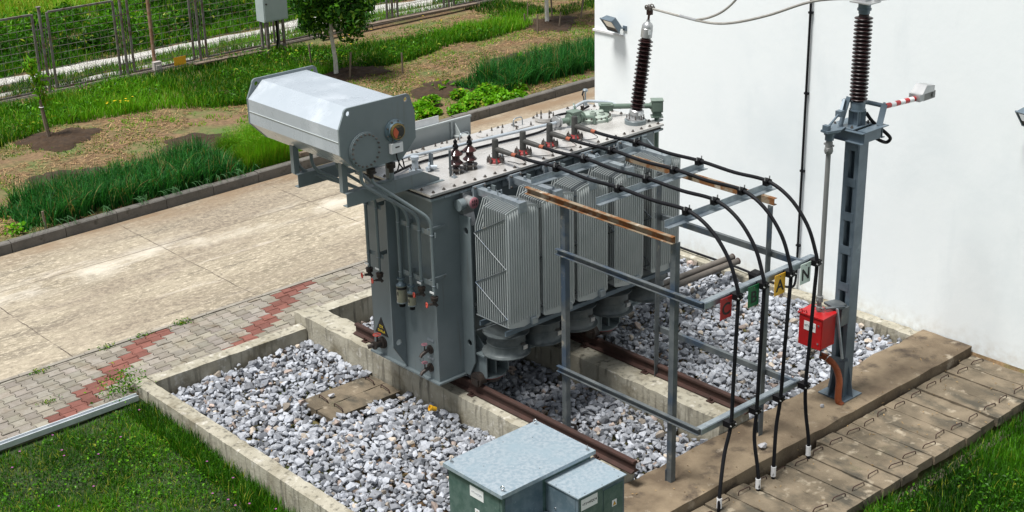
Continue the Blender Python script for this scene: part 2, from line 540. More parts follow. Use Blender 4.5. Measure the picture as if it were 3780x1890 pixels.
# ------------------------------------------------------------------ ground, one sheet to the horizon
def ground_z(x, y):
    x = np.asarray(x, float); y = np.asarray(y, float)
    z = np.full(np.broadcast(x, y).shape, -.05)
    kerb_y = 23.0+.0235*(x-8.85)
    garden = y > kerb_y+.08
    z = np.where(garden, .13+.05*(vnoise(x, y, 2.3, 3)-.5)+.02*(vnoise(x, y, .6, 4)-.5), z)
    far = y > 60
    z = np.where(far, .13+(y-60)*.004, z)
    lawn = (x < 8.0) & (y < 16.74)
    z = np.where(lawn, -.1-np.clip(16.74-y, 0, 6)*.055+.05*(vnoise(x, y, 1.1, 5)-.5), z)
    pit = (x >= 8.0) & (x < 17.1) & (y < 16.85)
    z = np.where(pit, -.32, z)
    rg = (y < 8.3)
    z = np.where(rg & (x >= 8.0), -.3+.06*(vnoise(x, y, 1.3, 6)-.5), z)
    return z
gx = np.unique(np.concatenate([[-900, -400, -150, -60, -25], np.linspace(-12, 7.9, 41), [7.97, 8.05], np.linspace(8.3, 17, 30), [17.1, 17.3], np.linspace(17.6, 34, 60), [45, 70, 150, 400, 900]]))
gy = np.unique(np.concatenate([[-900, -200, -60, -20, -5], np.linspace(0, 8.2, 12), [8.28, 8.34], np.linspace(8.8, 16.6, 24), [16.72, 16.8, 16.88, 18.3], [20, 22.9], np.linspace(22.98, 32, 70), np.linspace(32.3, 45, 30), [50, 60, 90, 150, 400, 900]]))
GX, GY = np.meshgrid(gx, gy)
GV = np.stack([GX, GY, ground_z(GX, GY)], -1).reshape(-1, 3)
nx = len(gx); ii = np.arange(len(gy)-1)[:, None]*nx+np.arange(nx-1)[None]
GF = np.stack([ii, ii+1, ii+1+nx, ii+nx], -1).reshape(-1, 4)
m, nt, b = node_mat('soil_and_dry_grass')
v = coords(nt)
c = mix(nt, ramp(nt, noise(nt, v, 9, 8), .3, .7), (.085, .052, .026), (.23, .15, .075))
c = mix(nt, ramp(nt, noise(nt, v, 1.1, 5), .45, .68), c, (.085, .13, .03))
c = mix(nt, ramp(nt, noise(nt, v, 45, 4), .62, .75), c, (.34, .25, .15))
sg = nt.nodes.new('ShaderNodeSeparateXYZ'); nt.links.new(v, sg.inputs[0])
inl = math_n(nt, 'MAXIMUM', math_n(nt, 'MULTIPLY', math_n(nt, 'LESS_THAN', sg.outputs[0], 8.0), math_n(nt, 'LESS_THAN', sg.outputs[1], 16.74)), math_n(nt, 'LESS_THAN', sg.outputs[1], 8.3))
c = mix(nt, inl, c, mix(nt, ramp(nt, noise(nt, v, 3, 6), .35, .6), (.012, .036, .006), (.034, .05, .014)))
nt.links.new(c, b.inputs['Base Color'])
b.inputs['Roughness'].default_value = .95
bn = nt.nodes.new('ShaderNodeBump'); bn.inputs['Strength'].default_value = .7; bn.inputs['Distance'].default_value = .03
nt.links.new(noise(nt, v, 30, 8), bn.inputs['Height']); nt.links.new(bn.outputs[0], b.inputs['Normal'])
M['soil'] = m
tag(fast_mesh('ground', GV, GF, M['soil'], smooth=True), kind='structure')

# ------------------------------------------------------------------ road, concrete slabs
m, nt, b = node_mat('worn_concrete_road')
v = coords(nt)
c = mix(nt, ramp(nt, noise(nt, v, .5, 6, .65, (.6, 1.6, 1)), .36, .64), (.21, .18, .128), (.36, .315, .235))
c = mix(nt, ramp(nt, noise(nt, v, 1.3, 8, .7, (.35, 2.2, 1)), .53, .66), c, (.1, .086, .066))
c = mix(nt, ramp(nt, noise(nt, v, 1.0, 7, .7, (.4, 2.6, 1)), .58, .7), c, (.56, .51, .44))
c = mix(nt, ramp(nt, noise(nt, v, 14, 7, .8, (.6, 1.3, 1)), .5, .62), c, (.52, .455, .35))
c = mix(nt, ramp(nt, noise(nt, v, 9, 8, .8, (.7, 1.4, 1)), .53, .66), c, (.115, .098, .075))
c = mix(nt, math_n(nt, 'MULTIPLY', ramp(nt, noise(nt, v, .38, 6, .7, (.5, 1.7, 1)), .47, .6), .8), c, mix(nt, ramp(nt, noise(nt, v, 11, 7, .8), .42, .6), (.13, .105, .08), (.32, .27, .2)))
sx = nt.nodes.new('ShaderNodeSeparateXYZ'); nt.links.new(v, sx.inputs[0])
wob = math_n(nt, 'MULTIPLY', math_n(nt, 'SUBTRACT', noise(nt, v, 2.5, 4), .5), .07)
px_ = math_n(nt, 'ADD', sx.outputs[0], wob); py_ = math_n(nt, 'ADD', sx.outputs[1], wob)
# joints every 3.1 m across, one lengthways
fx_ = math_n(nt, 'ABSOLUTE', math_n(nt, 'SUBTRACT', math_n(nt, 'MODULO', math_n(nt, 'ADD', px_, 300.7-.08), 3.1), 1.55))
jx = math_n(nt, 'MULTIPLY', ramp(nt, fx_, .014, .006), ramp(nt, noise(nt, v, 3, 5), .3, .6))
jy = ramp(nt, math_n(nt, 'ABSOLUTE', math_n(nt, 'SUBTRACT', py_, 21.45)), .014, .007)
wear = ramp(nt, math_n(nt, 'ABSOLUTE', math_n(nt, 'SUBTRACT', sx.outputs[1], 21.2)), .55, .1)
wear = math_n(nt, 'MULTIPLY', wear, ramp(nt, noise(nt, v, 1.2, 5, .6, (.5, 1, 1)), .45, .62))
c = mix(nt, math_n(nt, 'MULTIPLY', wear, .75), c, (.58, .54, .46))
c = mix(nt, jx, c, (.07, .055, .04))
c = mix(nt, math_n(nt, 'MULTIPLY', jy, .8), c, (.09, .07, .05))
# dirt swept along the kerb
dirt = math_n(nt, 'MULTIPLY', ramp(nt, sx.outputs[1], 22.2, 22.95), ramp(nt, noise(nt, v, 2.2, 5, .6, (.4, 1, 1)), .3, .6))
c = mix(nt, dirt, c, (.2, .14, .085))
nt.links.new(c, b.inputs['Base Color'])
b.inputs['Roughness'].default_value = .9
bn = nt.nodes.new('ShaderNodeBump'); bn.inputs['Strength'].default_value = .5; bn.inputs['Distance'].default_value = .015
nt.links.new(noise(nt, v, 26, 9, .7), bn.inputs['Height']); nt.links.new(bn.outputs[0], b.inputs['Normal'])
M['road'] = m
rb = MB(); rb.hexa([(-60, 18.4, -.2), (60, 18.4, -.2), (60, 24.15, -.2), (-60, 21.3, -.2), (-60, 18.4, 0), (60, 18.4, 0), (60, 24.15, 0), (-60, 21.3, 0)])
tag(rb.build('road', M['road'], origin=(0, 0, 0)), kind='structure')

# kerb in 1 m stones
kb = MB(); rr = random.Random(3)
x = -14.0
while x < 30:
    y0 = 22.97+.0235*(x-8.75); y1 = 22.97+.0235*(x+.99-8.75)
    d = rr.uniform(-.008, .008); h = .18+rr.uniform(-.006, .008)
    kb.hexa([(x, y0+d, -.15), (x+.988, y1+d, -.15), (x+.988, y1+d+.15, -.15), (x, y0+d+.15, -.15),
             (x, y0+d+.012, h-.02), (x+.988, y1+d+.012, h-.02), (x+.988, y1+d+.15, h), (x, y0+d+.15, h)])
    kb.hexa([(x, y0+d+.012, h-.0205), (x+.988, y1+d+.012, h-.0205), (x+.988, y1+d+.149, h-.03), (x, y0+d+.149, h-.03),
             (x, y0+d+.032, h+.001), (x+.988, y1+d+.032, h+.001), (x+.988, y1+d+.149, h+.002), (x, y0+d+.149, h+.002)])
    x += 1.0
ko = tag(kb.build('kerb', M['kerb'], origin=(0, 0, 0)), kind='structure')

# ------------------------------------------------------------------ interlocking pavers
PL, PW = .2, .166
def paver_poly():
    ts = [0, .1, .36, .64, .9, 1]; d = [.016, .016, -.016, -.016, .016, .016]
    rgt = [(PL+d[i], t*PW) for i, t in enumerate(ts)]
    lft = [(-d[i], t*PW) for i, t in reversed(list(enumerate(ts)))]
    return np.array(rgt+lft)
poly = paver_poly(); cpt = poly.mean(0); npg = len(poly)
PV = []; PF = []; PC = []
cnt = 0
for i in range(-30, 70):
    for j in range(-1, 12):
        cx = 4.1+i*PL+PL/2; cy = 16.62+j*PW+(i % 2)*PW/2
        if cy > 18.39 or cy < 16.64 or (cx > 7.9 and cy < 16.88) or cx > 17.0: continue
        ylo, yhi = (16.93 if cx > 7.9 else 16.7), 18.33
        red = any(0 < cx-(o+1.42*(cy-17.0)) < .53 for o in (6.98, 9.5))
        s_ = (poly-cpt)*np.array([.965, .955])+np.array([cx, cy])
        s2 = (poly-cpt)*np.array([.925, .9])+np.array([cx, cy])
        s_[:, 1] = np.clip(s_[:, 1], ylo, yhi); s2[:, 1] = np.clip(s2[:, 1], ylo+.004, yhi-.004)
        dz = rng.normal(0, .003); tx, ty = rng.normal(0, .012, 2)
        zt = dz+(s_[:, 0]-cx)*tx+(s_[:, 1]-cy)*ty
        lo = np.c_[s_, np.full(npg, -.05)]; mi = np.c_[s_, zt-.008]; hi = np.c_[s2, zt]
        base = len(PV)*0+cnt
        PV += [lo, mi, hi]
        for a_ in (0, npg):
            for q in range(npg):
                PF.append((cnt+a_+q, cnt+a_+(q+1) % npg, cnt+a_+npg+(q+1) % npg, cnt+a_+npg+q))
        PF.append(tuple(range(cnt+2*npg, cnt+3*npg)))
        g = rng.uniform(.75, 1.12)
        cc = np.array([.2, .078, .06])*g if red else np.array([.27, .25, .215])*g*np.array([1, rng.uniform(.97, 1.02), rng.uniform(.93, 1.02)])
        PC.append(np.repeat(cc[None], 3*npg, 0))
        cnt += 3*npg
me = bpy.data.meshes.new('pavement')
me.from_pydata(np.concatenate(PV).tolist(), [], PF)
at = me.attributes.new('col', 'FLOAT_COLOR', 'POINT')
pc4 = np.ones((cnt, 4), np.float32); pc4[:, :3] = np.concatenate(PC)
at.data.foreach_set('color', pc4.ravel())
M['paver'] = mat('paver_concrete', (1, 1, 1), (.82, .8, .76), 7, rough=.9, bump=.4, bscale=60, attr=True, stains_or_reflections=[((.6, .52, .42), 2.5, .55, .7), ((.45, .38, .3), 16, .6, .75)])
me.materials.append(M['paver'])
po = bpy.data.objects.new('pavement', me); COL.objects.link(po); tag(po, kind='structure')
eb = MB()
x = -6.0
while x < 17:
    eb.rough_box(x, x+.99, 18.335, 18.41, -.15, .012, .33, .006, int(x*10))
    x += 1.0
M['edge'] = mat('edge_strip_concrete', (.28, .26, .22), (.2, .18, .15), 5, rough=.95, bump=.4)
tag(eb.build('path_edge', M['edge'], origin=(0, 0, 0)), kind='structure')
sb = MB(); sb.box(-6, 7.9, 16.7, 18.33, -.2, -.03); sb.box(7.9, 17, 16.93, 18.33, -.2, -.03)
M['sand'] = mat('joint_sand', (.075, .055, .035), (.11, .085, .05), 9, rough=1, stains_or_reflections=[((.05, .08, .025), 3, .6, .7)])
tag(sb.build('path_bedding', M['sand'], origin=(0, 0, 0)), kind='structure')

# ------------------------------------------------------------------ pit walls
def wall(name, label, x0, x1, y0, y1, z0, z1, seed, amp=.009, m='conc', cat='wall', step=.11):
    o = MB().rough_box(x0, x1, y0, y1, z0, z1, step, amp, seed).build(name, M[m], origin=((x0+x1)/2, (y0+y1)/2, z0), sharp=30)
    return tag(o, label, cat)
M['darkconc'] = mat('dark_concrete', (.06, .05, .035), (.09, .075, .055), 4, rough=.95, bump=.4)  # darker concrete tone for the trench edge wall
wall('pit_wall', 'long low concrete wall between the front lawn and the gravel', 7.98, 8.19, 8.5, 16.92, -.75, .08, 1)
wall('pit_wall', 'low concrete wall between the block paving and the gravel', 8.195, 10.70, 16.70, 16.92, -.4, .085, 2)
wall('pit_wall', 'raised concrete wall behind the transformer beside the paving', 11.12, 16.85, 16.74, 16.98, -.4, .22, 3)
wall('rail_plinth', 'stained concrete plinth under the nearer rust-brown rail', 10.71, 11.115, 10.45, 17.03, -.4, .24, 4, .02)
wall('rail_plinth', 'stained concrete plinth under the farther rust-brown rail', 12.62, 13.22, 10.45, 16.735, -.4, .24, 5, .02)
wall('pit_wall', 'crumbling concrete kerb along the foot of the white building', 16.86, 17.08, 10.45, 16.735, -.4, .0, 6, .02)
tag(MB().rough_box(9.9, 17.08, 9.64, 10.44, -.35, .045, .2, .02, 8).build('walkway', M['conctop'], origin=(12, 10, -.3), sharp=30), kind='structure')
for k in range(2):   # battered remains of concrete where the rails end
    pass

# cable trench: side walls and floor
wall('trench_wall', 'narrow concrete edge between the trench slabs and the grass', 8.2, 17.08, 8.2, 8.345, -.75, -.27, 9, .012, 'darkconc', 'wall')
tag(MB().box(8.2, 17.08, 8.35, 9.63, -.6, -.33).build('trench_floor', M['sand'], origin=(12, 9, -.5)), kind='structure')

# ------------------------------------------------------------------ trench slabs with bent-bar handles
ords = ['first', 'second', 'third', 'fourth', 'fifth', 'sixth', 'seventh', 'eighth', 'ninth', 'tenth', 'eleventh', 'twelfth', 'thirteenth', 'fourteenth', 'fifteenth', 'sixteenth', 'seventeenth']
def handle_bar(mb, x0, y, z, w=.2, tilt=.0):
    mb.tube(arc_path([(x0, y, z-.01), (x0+.005, y-tilt*.4, z+.055), (x0+w, y-tilt, z+.045), (x0+w+.01, y-tilt, z-.015)], .025, 3), .0065, 6)
xr = 17.05
rr = random.Random(5)
for k in range(17):
    x1_ = xr-.008; x0_ = xr-.345+.0
    r_ = thing('trench_slab', f'{ords[k]} concrete trench slab counted from the white building, with rusty bar handles', 'concrete slab', ((x0_+x1_)/2, 9.0, -.18), 'concrete slabs covering the cable trench')
    dz = rr.uniform(-.012, .012)
    ya, yb = 8.37+rr.uniform(-.02, .02), 9.6+rr.uniform(-.03, .015)
    if k in (10, 11, 12, 13): yb -= .06
    MB().rough_box(x0_, x1_, ya, yb, -.2+dz, -.075+dz, .12, .007, 40+k).build('slab', M['slab'], r_, sharp=30)
    for y_ in (9.44, 8.6):
        hb = MB(); handle_bar(hb, x0_+.05+rr.uniform(-.02, .02), y_+rr.uniform(-.02, .03), -.075+dz, .2, rr.uniform(-.02, .07)); hb.build('handle', M['rust'], r_)
    xr -= .355

# two slabs lying in the left gravel
for k, (a, b_, lab) in enumerate(((14.42, 14.76, 'nearer'), (14.77, 15.14, 'farther'))):
    r_ = thing('trench_slab', f'brown concrete slab with bar handle set in the left gravel, {lab} of the pair', 'concrete slab', (10.05, (a+b_)/2, -.2), 'concrete slabs in the gravel')
    MB().rough_box(9.5, 10.66, a, b_, -.22, -.1, .14, .01, 70+k).build('slab', M['slab'], r_, sharp=30)
    hb = MB()
    hb.tube(arc_path([(9.72+k*.02, a+.05, -.11), (9.72, a+.055, -.05), (9.74, a+.26, -.05), (9.74, a+.27, -.11)], .025, 3), .008, 6)
    hb.tube(arc_path([(10.5, a+.05, -.11), (10.5, a+.055, -.05), (10.52, a+.26, -.05), (10.52, a+.27, -.11)], .025, 3), .008, 6)
    hb.build('handle', M['rust'], r_)

# ------------------------------------------------------------------ rails
def rail(label, xc, y0, y1, zb):
    r_ = thing('steel_rail', label, 'rail', (xc, (y0+y1)/2, zb), 'rails under the transformer')
    p = [(-.065, 0), (.065, 0), (.065, .012), (.012, .03), (.012, .105), (.034, .118), (.034, .145), (.026, .152), (-.026, .152), (-.034, .145), (-.034, .118), (-.012, .105), (-.012, .03), (-.065, .012)]
    MB().beam((xc, y0, zb), (xc, y1, zb), p).build('rail', M['rust'], r_)
    y = y0+.55
    while y < y1:
        c_ = MB().box(xc-.12, xc+.12, y-.05, y+.05, zb-.012, zb+.004)
        for s_ in (-1, 1):
            c_.box(xc+s_*.085-.018, xc+s_*.085+.018, y-.02, y+.02, zb+.005, zb+.03)
            c_.lathe([(.014, 0), (.014, .06)], (xc+s_*.1, y, zb), n=6)
        c_.build('rail_clamp', M['rust'], r_)
        y += 1.15
rail('rust-brown rail on the nearer plinth, ending by the green cabinet', 10.92, 10.28, 15.75, .252)
rail('rust-brown rail on the farther plinth behind the cable frame', 13.0, 10.3, 15.9, .252)

# ------------------------------------------------------------------ gravel
def hull(n, r, flat):
    p = r.normal(size=(n, 3)); p /= np.linalg.norm(p, axis=1, keepdims=True)
    p *= np.array([1, r.uniform(.62, .9), r.uniform(*flat)])*r.uniform(.82, 1.05, (n, 1))
    bm = bmesh.new()
    for q in p: bm.verts.new(q)
    bmesh.ops.convex_hull(bm, input=bm.verts)
    bmesh.ops.delete(bm, geom=[q for q in bm.verts if not q.link_faces], context='VERTS')
    bmesh.ops.triangulate(bm, faces=bm.faces)
    bm.verts.index_update()
    V = np.array([q.co[:] for q in bm.verts]); F = np.array([[q.index for q in f.verts] for f in bm.faces])
    bm.free()
    return V, F
protos = [hull(int(rng.integers(12, 20)), rng, (.58, .85)) for _ in range(28)]
def rotm(r, n):
    q = r.normal(size=(n, 4)); q /= np.linalg.norm(q, axis=1, keepdims=True)
    w, x, y, z = q.T
    return np.stack([1-2*(y*y+z*z), 2*(x*y-z*w), 2*(x*z+y*w), 2*(x*y+z*w), 1-2*(x*x+z*z), 2*(y*z-x*w), 2*(x*z-y*w), 2*(y*z+x*w), 1-2*(x*x+y*y)], 1).reshape(n, 3, 3)
M['stone'] = mat('limestone', (1, 1, 1), (.74, .76, .8), 22, rough=.9, bump=.35, bscale=60, attr=True, stains_or_reflections=[((1.25, 1.25, 1.25), 40, .62, .7), ((.55, .56, .6), 15, .6, .7)])
def gravel(name, x0, x1, y0, y1, z, seed, keep=None, pitch=.086, bright=1.0, hill=None):
    r = np.random.default_rng(seed)
    P = []
    for layer in range(3):
        xs = np.arange(x0+.03, x1-.02, pitch); ys = np.arange(y0+.03, y1-.02, pitch)
        X, Y = np.meshgrid(xs+(layer*.41 % 1)*pitch*.5, ys+(layer*.73 % 1)*pitch*.5)
        X = X.ravel()+r.uniform(-.42, .42, X.size)*pitch; Y = Y.ravel()+r.uniform(-.42, .42, Y.size)*pitch
        X = np.clip(X, x0+.045, x1-.045); Y = np.clip(Y, y0+.045, y1-.045)
        Z = z-.06+layer*.035+r.uniform(-.02, .02, X.size)+.06*(vnoise(X, Y, .9, seed)-.5)
        if hill is not None: Z = Z+hill(X, Y)
        sel = r.random(X.size) < (1, .8, .45)[layer]
        P.append(np.stack([X, Y, Z], 1)[sel])
    P = np.concatenate(P)
    if keep is not None: P = P[keep(P[:, 0], P[:, 1])]
    n = len(P)
    S = np.clip(r.lognormal(math.log(.057), .28, n), .028, .105)
    R = rotm(r, n)
    g = (.42+.9*r.random(n)**.8)[:, None]*bright
    C = np.array([.375, .392, .42])*g
    tint = r.random(n)
    C[tint < .075] = (np.array([.43, .37, .3])*g)[tint < .075]
    C[tint < .03] = (np.array([.42, .335, .285])*g)[tint < .03]
    C[tint > .9] = (np.array([.25, .265, .29])*g)[tint > .9]
    which = r.integers(0, len(protos), n)
    VV = []; FF = []; CC = []; o = 0
    for k, (V, F) in enumerate(protos):
        s_ = np.where(which == k)[0]
        if not len(s_): continue
        W = np.einsum('nij,vj->nvi', R[s_], V)*S[s_][:, None, None]*np.array([1, 1, .82])+P[s_][:, None]
        VV.append(W.reshape(-1, 3)); CC.append(np.repeat(C[s_], len(V), 0))
        FF.append((F[None]+(np.arange(len(s_))*len(V))[:, None, None]+o).reshape(-1, 3)); o += len(s_)*len(V)
    ob = fast_mesh(name, np.concatenate(VV), np.concatenate(FF), M['stone'], np.concatenate(CC))
    return tag(ob, kind='stuff')
not_slab = lambda x, y: ~((x > 9.46+.06*np.sin(y*11)) & (x < 10.7) & (y > 14.4-.07*np.sin(x*9)) & (y < 15.18+.05*np.sin(x*7)))
gv = gravel('gravel', 8.2, 10.7, 9.0, 16.7, -.1, 11, not_slab, hill=lambda x, y: .05*np.exp(-((x-9.4)**2+(y-13)**2)/2))
tag(gv, 'pale grey crushed stone filling the pit in front of the nearer plinth', 'gravel')
gv = gravel('gravel', 11.12, 12.62, 10.45, 16.7, -.12, 12)
tag(gv, 'crushed stone between the two rails, shaded under the transformer', 'gravel')
gv = gravel('gravel', 13.22, 16.86, 10.45, 16.72, -.08, 13, hill=lambda x, y: .08*np.exp(-((x-15.5)**2+(y-13.6)**2)/1.6)-.06*np.exp(-((x-16.5)**2+(y-11)**2)/.6))
tag(gv, 'crushed stone between the farther rail and the white building', 'gravel')

# loose stones
for (x_, y_, z_, s_, lab) in ((9.86, 14.92, -.06, .055, 'single grey stone lying on the brown slab in the gravel'), (12.72, 9.84, .09, .07, 'single pale grey stone lying on the walkway by the black cables'),
                             (14.1, 9.98, .07, .04, 'small pale stone lying at the foot of the steel column')):
    V, F = protos[4 if s_ > .05 else 9]
    ob = fast_mesh('loose_stone', V*s_, F, M['stone'], np.tile(np.array([[.4, .4, .41]]), (len(V), 1)))
    ob.location = (x_, y_, z_); tag(ob, lab, 'stone')
cp = MB().lathe([(.028, 0), (.03, .01), (.036, .07), (.042, .075), (.042, .1), (.034, .1), (.03, .03)], (10.55, 13.52, .0), (-.8, .3, .35), 14).build('plastic_cup', M['yellow'], origin=(10.55, 13.52, -.02))
tag(cp, 'yellow plastic cap lying on gravel against the plinth', 'plastic cap')

# galvanised channel along the paving edge
ch = MB()
ch.box(-3.2, 7.9, 16.67, 16.69, -.03, .03)
ch.box(-3.2, 7.9, 16.64, 16.668, -.03, -.005)
ch.box(-3.2, 7.9, 16.62, 16.638, -.03, .015)
ch.box(-3.2, 7.9, 16.62, 16.69, -.06, -.031)
tag(ch.build('drain_channel', M['brightgalv'], origin=(4, 16.62, -.1)), 'bright galvanised channel strip between block paving and front lawn', 'channel')

# ------------------------------------------------------------------ white building
pm = M['plaster'].node_tree
pb_ = pm.nodes['Principled BSDF']
src = pb_.inputs['Base Color'].links[0].from_socket
vv = coords(pm); sp = pm.nodes.new('ShaderNodeSeparateXYZ'); pm.links.new(vv, sp.inputs[0])
splash = math_n(pm, 'MULTIPLY', ramp(pm, math_n(pm, 'ADD', sp.outputs[2], math_n(pm, 'MULTIPLY', noise(pm, vv, 4, 6), .5)), 0.55, .12), ramp(pm, noise(pm, vv, 9, 6), .35, .65))
c_ = mix(pm, math_n(pm, 'MULTIPLY', splash, .6), src, (.5, .46, .38))
# hairline cracks
vo = pm.nodes.new('ShaderNodeTexVoronoi'); vo.feature = 'DISTANCE_TO_EDGE'; vo.inputs['Scale'].default_value = .45
mpn = mix(pm, .12, vv, pm.nodes.new('ShaderNodeTexNoise').outputs['Color']); pm.links.new(mpn, vo.inputs['Vector'])
crk = math_n(pm, 'MULTIPLY', ramp(pm, vo.outputs['Distance'], .004, .0015), ramp(pm, noise(pm, vv, 1.3, 3), .55, .66))
pm.links.new(c_, pb_.inputs['Base Color'])
r_ = thing('white_building', 'white plastered building wall behind the transformer', 'building', (17.1, 5, -.5))
MB().box(17.1, 29, -25, 17.13, -.5, 8.2).build('wall', M['plaster'], r_)
MB().box(16.9, 29.2, -25.2, 17.33, 8.203, 8.45).build('roof', M['conc'], r_)
MB().box(17.075, 17.0985, 16.43, 17.155, 3.35, 3.385).build('cable_trunking', M['whitep'], r_)
pp = thing('wall_pipe', 'black cable pipe running down the white wall', 'pipe', (17.05, 12.7, .1))
pb = MB().tube(arc_path([(17.06, 12.705, 8.1), (17.055, 12.7, .2), (17.04, 12.72, .02), (16.98, 12.86, .01), (16.95, 13.3, .03)], .09), .019, 10)
pb.build('pipe', M['black'], pp)
for z_ in (.7, 1.9, 3.1, 4.3, 5.5): MB().box(17.05, 17.0995, 12.672, 12.738, z_, z_+.03).build('clip', M['black'], pp)
cb = MB().tube(arc_path([(16.95, 13.3, .045), (16.99, 13.8, .06), (17.0, 14.6, .05), (17.02, 15.6, .05)], .2), .02, 8)
tag(cb.build('ground_cable', M['black'], origin=(16.95, 14, .05)), 'black cable lying on the kerb at the foot of the white wall', 'cable')
bx = MB().hexa([(16.82, 13.27, .0), (16.95, 13.27, .0), (16.96, 13.44, .0), (16.83, 13.44, .0), (16.81, 13.26, .1), (16.96, 13.26, .12), (16.97, 13.45, .12), (16.82, 13.45, .1)])
bx.hexa([(16.8, 13.25, .1005), (16.97, 13.25, .1205), (16.98, 13.46, .1205), (16.81, 13.46, .1005), (16.83, 13.28, .14), (16.95, 13.28, .15), (16.96, 13.43, .15), (16.84, 13.43, .14)])
tag(bx.build('junction_box', M['blackplastic'], origin=(16.88, 13.36, 0)), 'black junction box lying on the kerb by the white wall', 'box')

def floodlight(label, y, z):
    r_ = thing('floodlight', label, 'floodlight', (17.1, y, z), 'floodlights on the white wall')
    c = Vector((16.9, y+.12, z+.06)); d = Vector((-.78, .12, -.6)).normalized()      # facing down-left
    a = Vector((.12, .78, 0)).normalized(); a = (a-d*a.dot(d)).normalized(); u = d.cross(a)
    if u.z < 0: u = -u
    def P(i, j, k): return c+a*i+u*j+d*k
    w, h = .15, .13
    MB().hexa([P(-w*.8, -h*.8, -.1), P(w*.8, -h*.8, -.1), P(w*.8, h*.8, -.1), P(-w*.8, h*.8, -.1), P(-w, -h, 0), P(w, -h, 0), P(w, h, 0), P(-w, h, 0)]).build('housing', M['steelblue'], r_)
    fr = MB()
    for s_ in (-1, 1):
        fr.hexa([P(-w-.01, s_*h-.012, .001), P(w+.01, s_*h-.012, .001), P(w+.01, s_*h+.012, .001), P(-w-.01, s_*h+.012, .001), P(-w-.01, s_*h-.012, .02), P(w+.01, s_*h-.012, .02), P(w+.01, s_*h+.012, .02), P(-w-.01, s_*h+.012, .02)])
        fr.hexa([P(s_*w-.01, -h+.0125, .001), P(s_*w+.01, -h+.0125, .001), P(s_*w+.01, h-.0125, .001), P(s_*w-.01, h-.0125, .001), P(s_*w-.01, -h+.0125, .019), P(s_*w+.01, -h+.0125, .019), P(s_*w+.01, h-.0125, .019), P(s_*w-.01, h-.0125, .019)])
    fr.build('bezel', M['steelblue'], r_)
    MB().hexa([P(-w+.01, -h*.35, .004), P(w-.01, -h*.35, .004), P(w-.01, h-.0125, .004), P(-w+.01, h-.0125, .004), P(-w+.01, -h*.35, .008), P(w-.01, -h*.35, .008), P(w-.01, h-.0125, .008), P(-w+.01, h-.0125, .008)]).build('lens', M['chrome'], r_)
    MB().hexa([P(-w+.01, -h+.0125, .004), P(w-.01, -h+.0125, .004), P(w-.01, -h*.37, .004), P(-w+.01, -h*.37, .004), P(-w+.01, -h+.0125, .012), P(w-.01, -h+.0125, .012), P(w-.01, -h*.37, .012), P(-w+.01, -h*.37, .012)]).build('lower_panel', M['darkmetal'], r_)
    MB().bar((16.95, y+.1, z+.02), (17.097, y-.03, z), .035, .02).box(17.08, 17.0995, y-.07, y+.01, z-.04, z+.04).build('bracket', M['steelblue'], r_)
floodlight('blue-grey floodlight near the left corner of the white wall', 16.45, 3.5)
floodlight('blue-grey floodlight cut off by the right edge of the photo', 8.95, 3.43)

# ------------------------------------------------------------------ power transformer
ZL = 3.09
T = thing('power_transformer', 'large grey oil-filled power transformer with finned radiators and a drum-like oil tank on top', 'transformer', (12.5, 14.0, .4))
tx0, tx1, ty0, ty1, tz0, tz1 = 10.46, 14.44, 13.30, 14.68, .5, 3.02
tk = MB()
tk.box(tx0, tx1, ty0, ty1, tz0, tz1)
tk.box(tx0-.045, tx1+.045, ty0-.045, ty1+.045, tz0-.02, tz0+.004)
tank = tk.build('tank', M['paint'], T)
# flange and cover plate
MB().box(10.385, 14.545, 13.225, 14.785, 3.0, 3.028).build('tank_flange', M['paint'], T)
MB().box(10.41, 14.52, 13.25, 14.76, 3.0285, 3.061).build('gasket', M['darkmetal'], T)
MB().box(10.38, 14.55, 13.22, 14.79, 3.0615, ZL).build('cover_plate', M['lid'], T)
for k in range(16):
    x = 10.6+k*.25
    MB().box(x, x+.1, 13.215, 13.2245, 3.002, 3.026).build('flange_shim', M['galv'], T)

# stiffeners
rb = MB(); yr = 13.97
def plate_with_hole(mb, poly, hole, r, vec, n=14):
    """flat plate with a round hole, made of quads between the hole and the outline"""
    c = Vector(hole); vec = Vector(vec); P = [Vector(p) for p in poly]
    nrm = vec.normalized()
    # polar sample of outline round the hole
    a = (P[0]-c); a = (a-nrm*a.dot(nrm)).normalized(); w = nrm.cross(a)
    out = []; inn = []
    m_ = 28
    for i in range(m_):
        t = 2*math.pi*i/m_
        d = a*math.cos(t)+w*math.sin(t)
        best = None
        for j in range(len(P)):
            A, B = P[j]-c, P[(j+1) % len(P)]-c
            ax, ay, bx, by = A.dot(a), A.dot(w), B.dot(a), B.dot(w)
            dx, dy = math.cos(t), math.sin(t)
            den = (bx-ax)*dy-(by-ay)*dx
            if abs(den) < 1e-9: continue
            s = (ax*(by-ay)-ay*(bx-ax))/(dx*(by-ay)-dy*(bx-ax))
            u_ = ((dx*s-ax)*(bx-ax)+(dy*s-ay)*(by-ay))/max(((bx-ax)**2+(by-ay)**2), 1e-12)
            if s > 0 and -1e-6 <= u_ <= 1+1e-6 and (best is None or s < best): best = s
        out.append(c+d*best); inn.append(c+d*r)
    # put the true corners in place of the nearest samples
    for p in P:
        k = min(range(m_), key=lambda i: (out[i]-p).length)
        out[k] = p
    V = out+inn+[p+vec for p in out]+[p+vec for p in inn]
    F = []
    for i in range(m_):
        j = (i+1) % m_
        F += [(i, m_+i, m_+j, j), (2*m_+i, 2*m_+j, 3*m_+j, 3*m_+i), (i, j, 2*m_+j, 2*m_+i), (m_+i, 3*m_+i, 3*m_+j, m_+j)]
    mb.add(V, F)
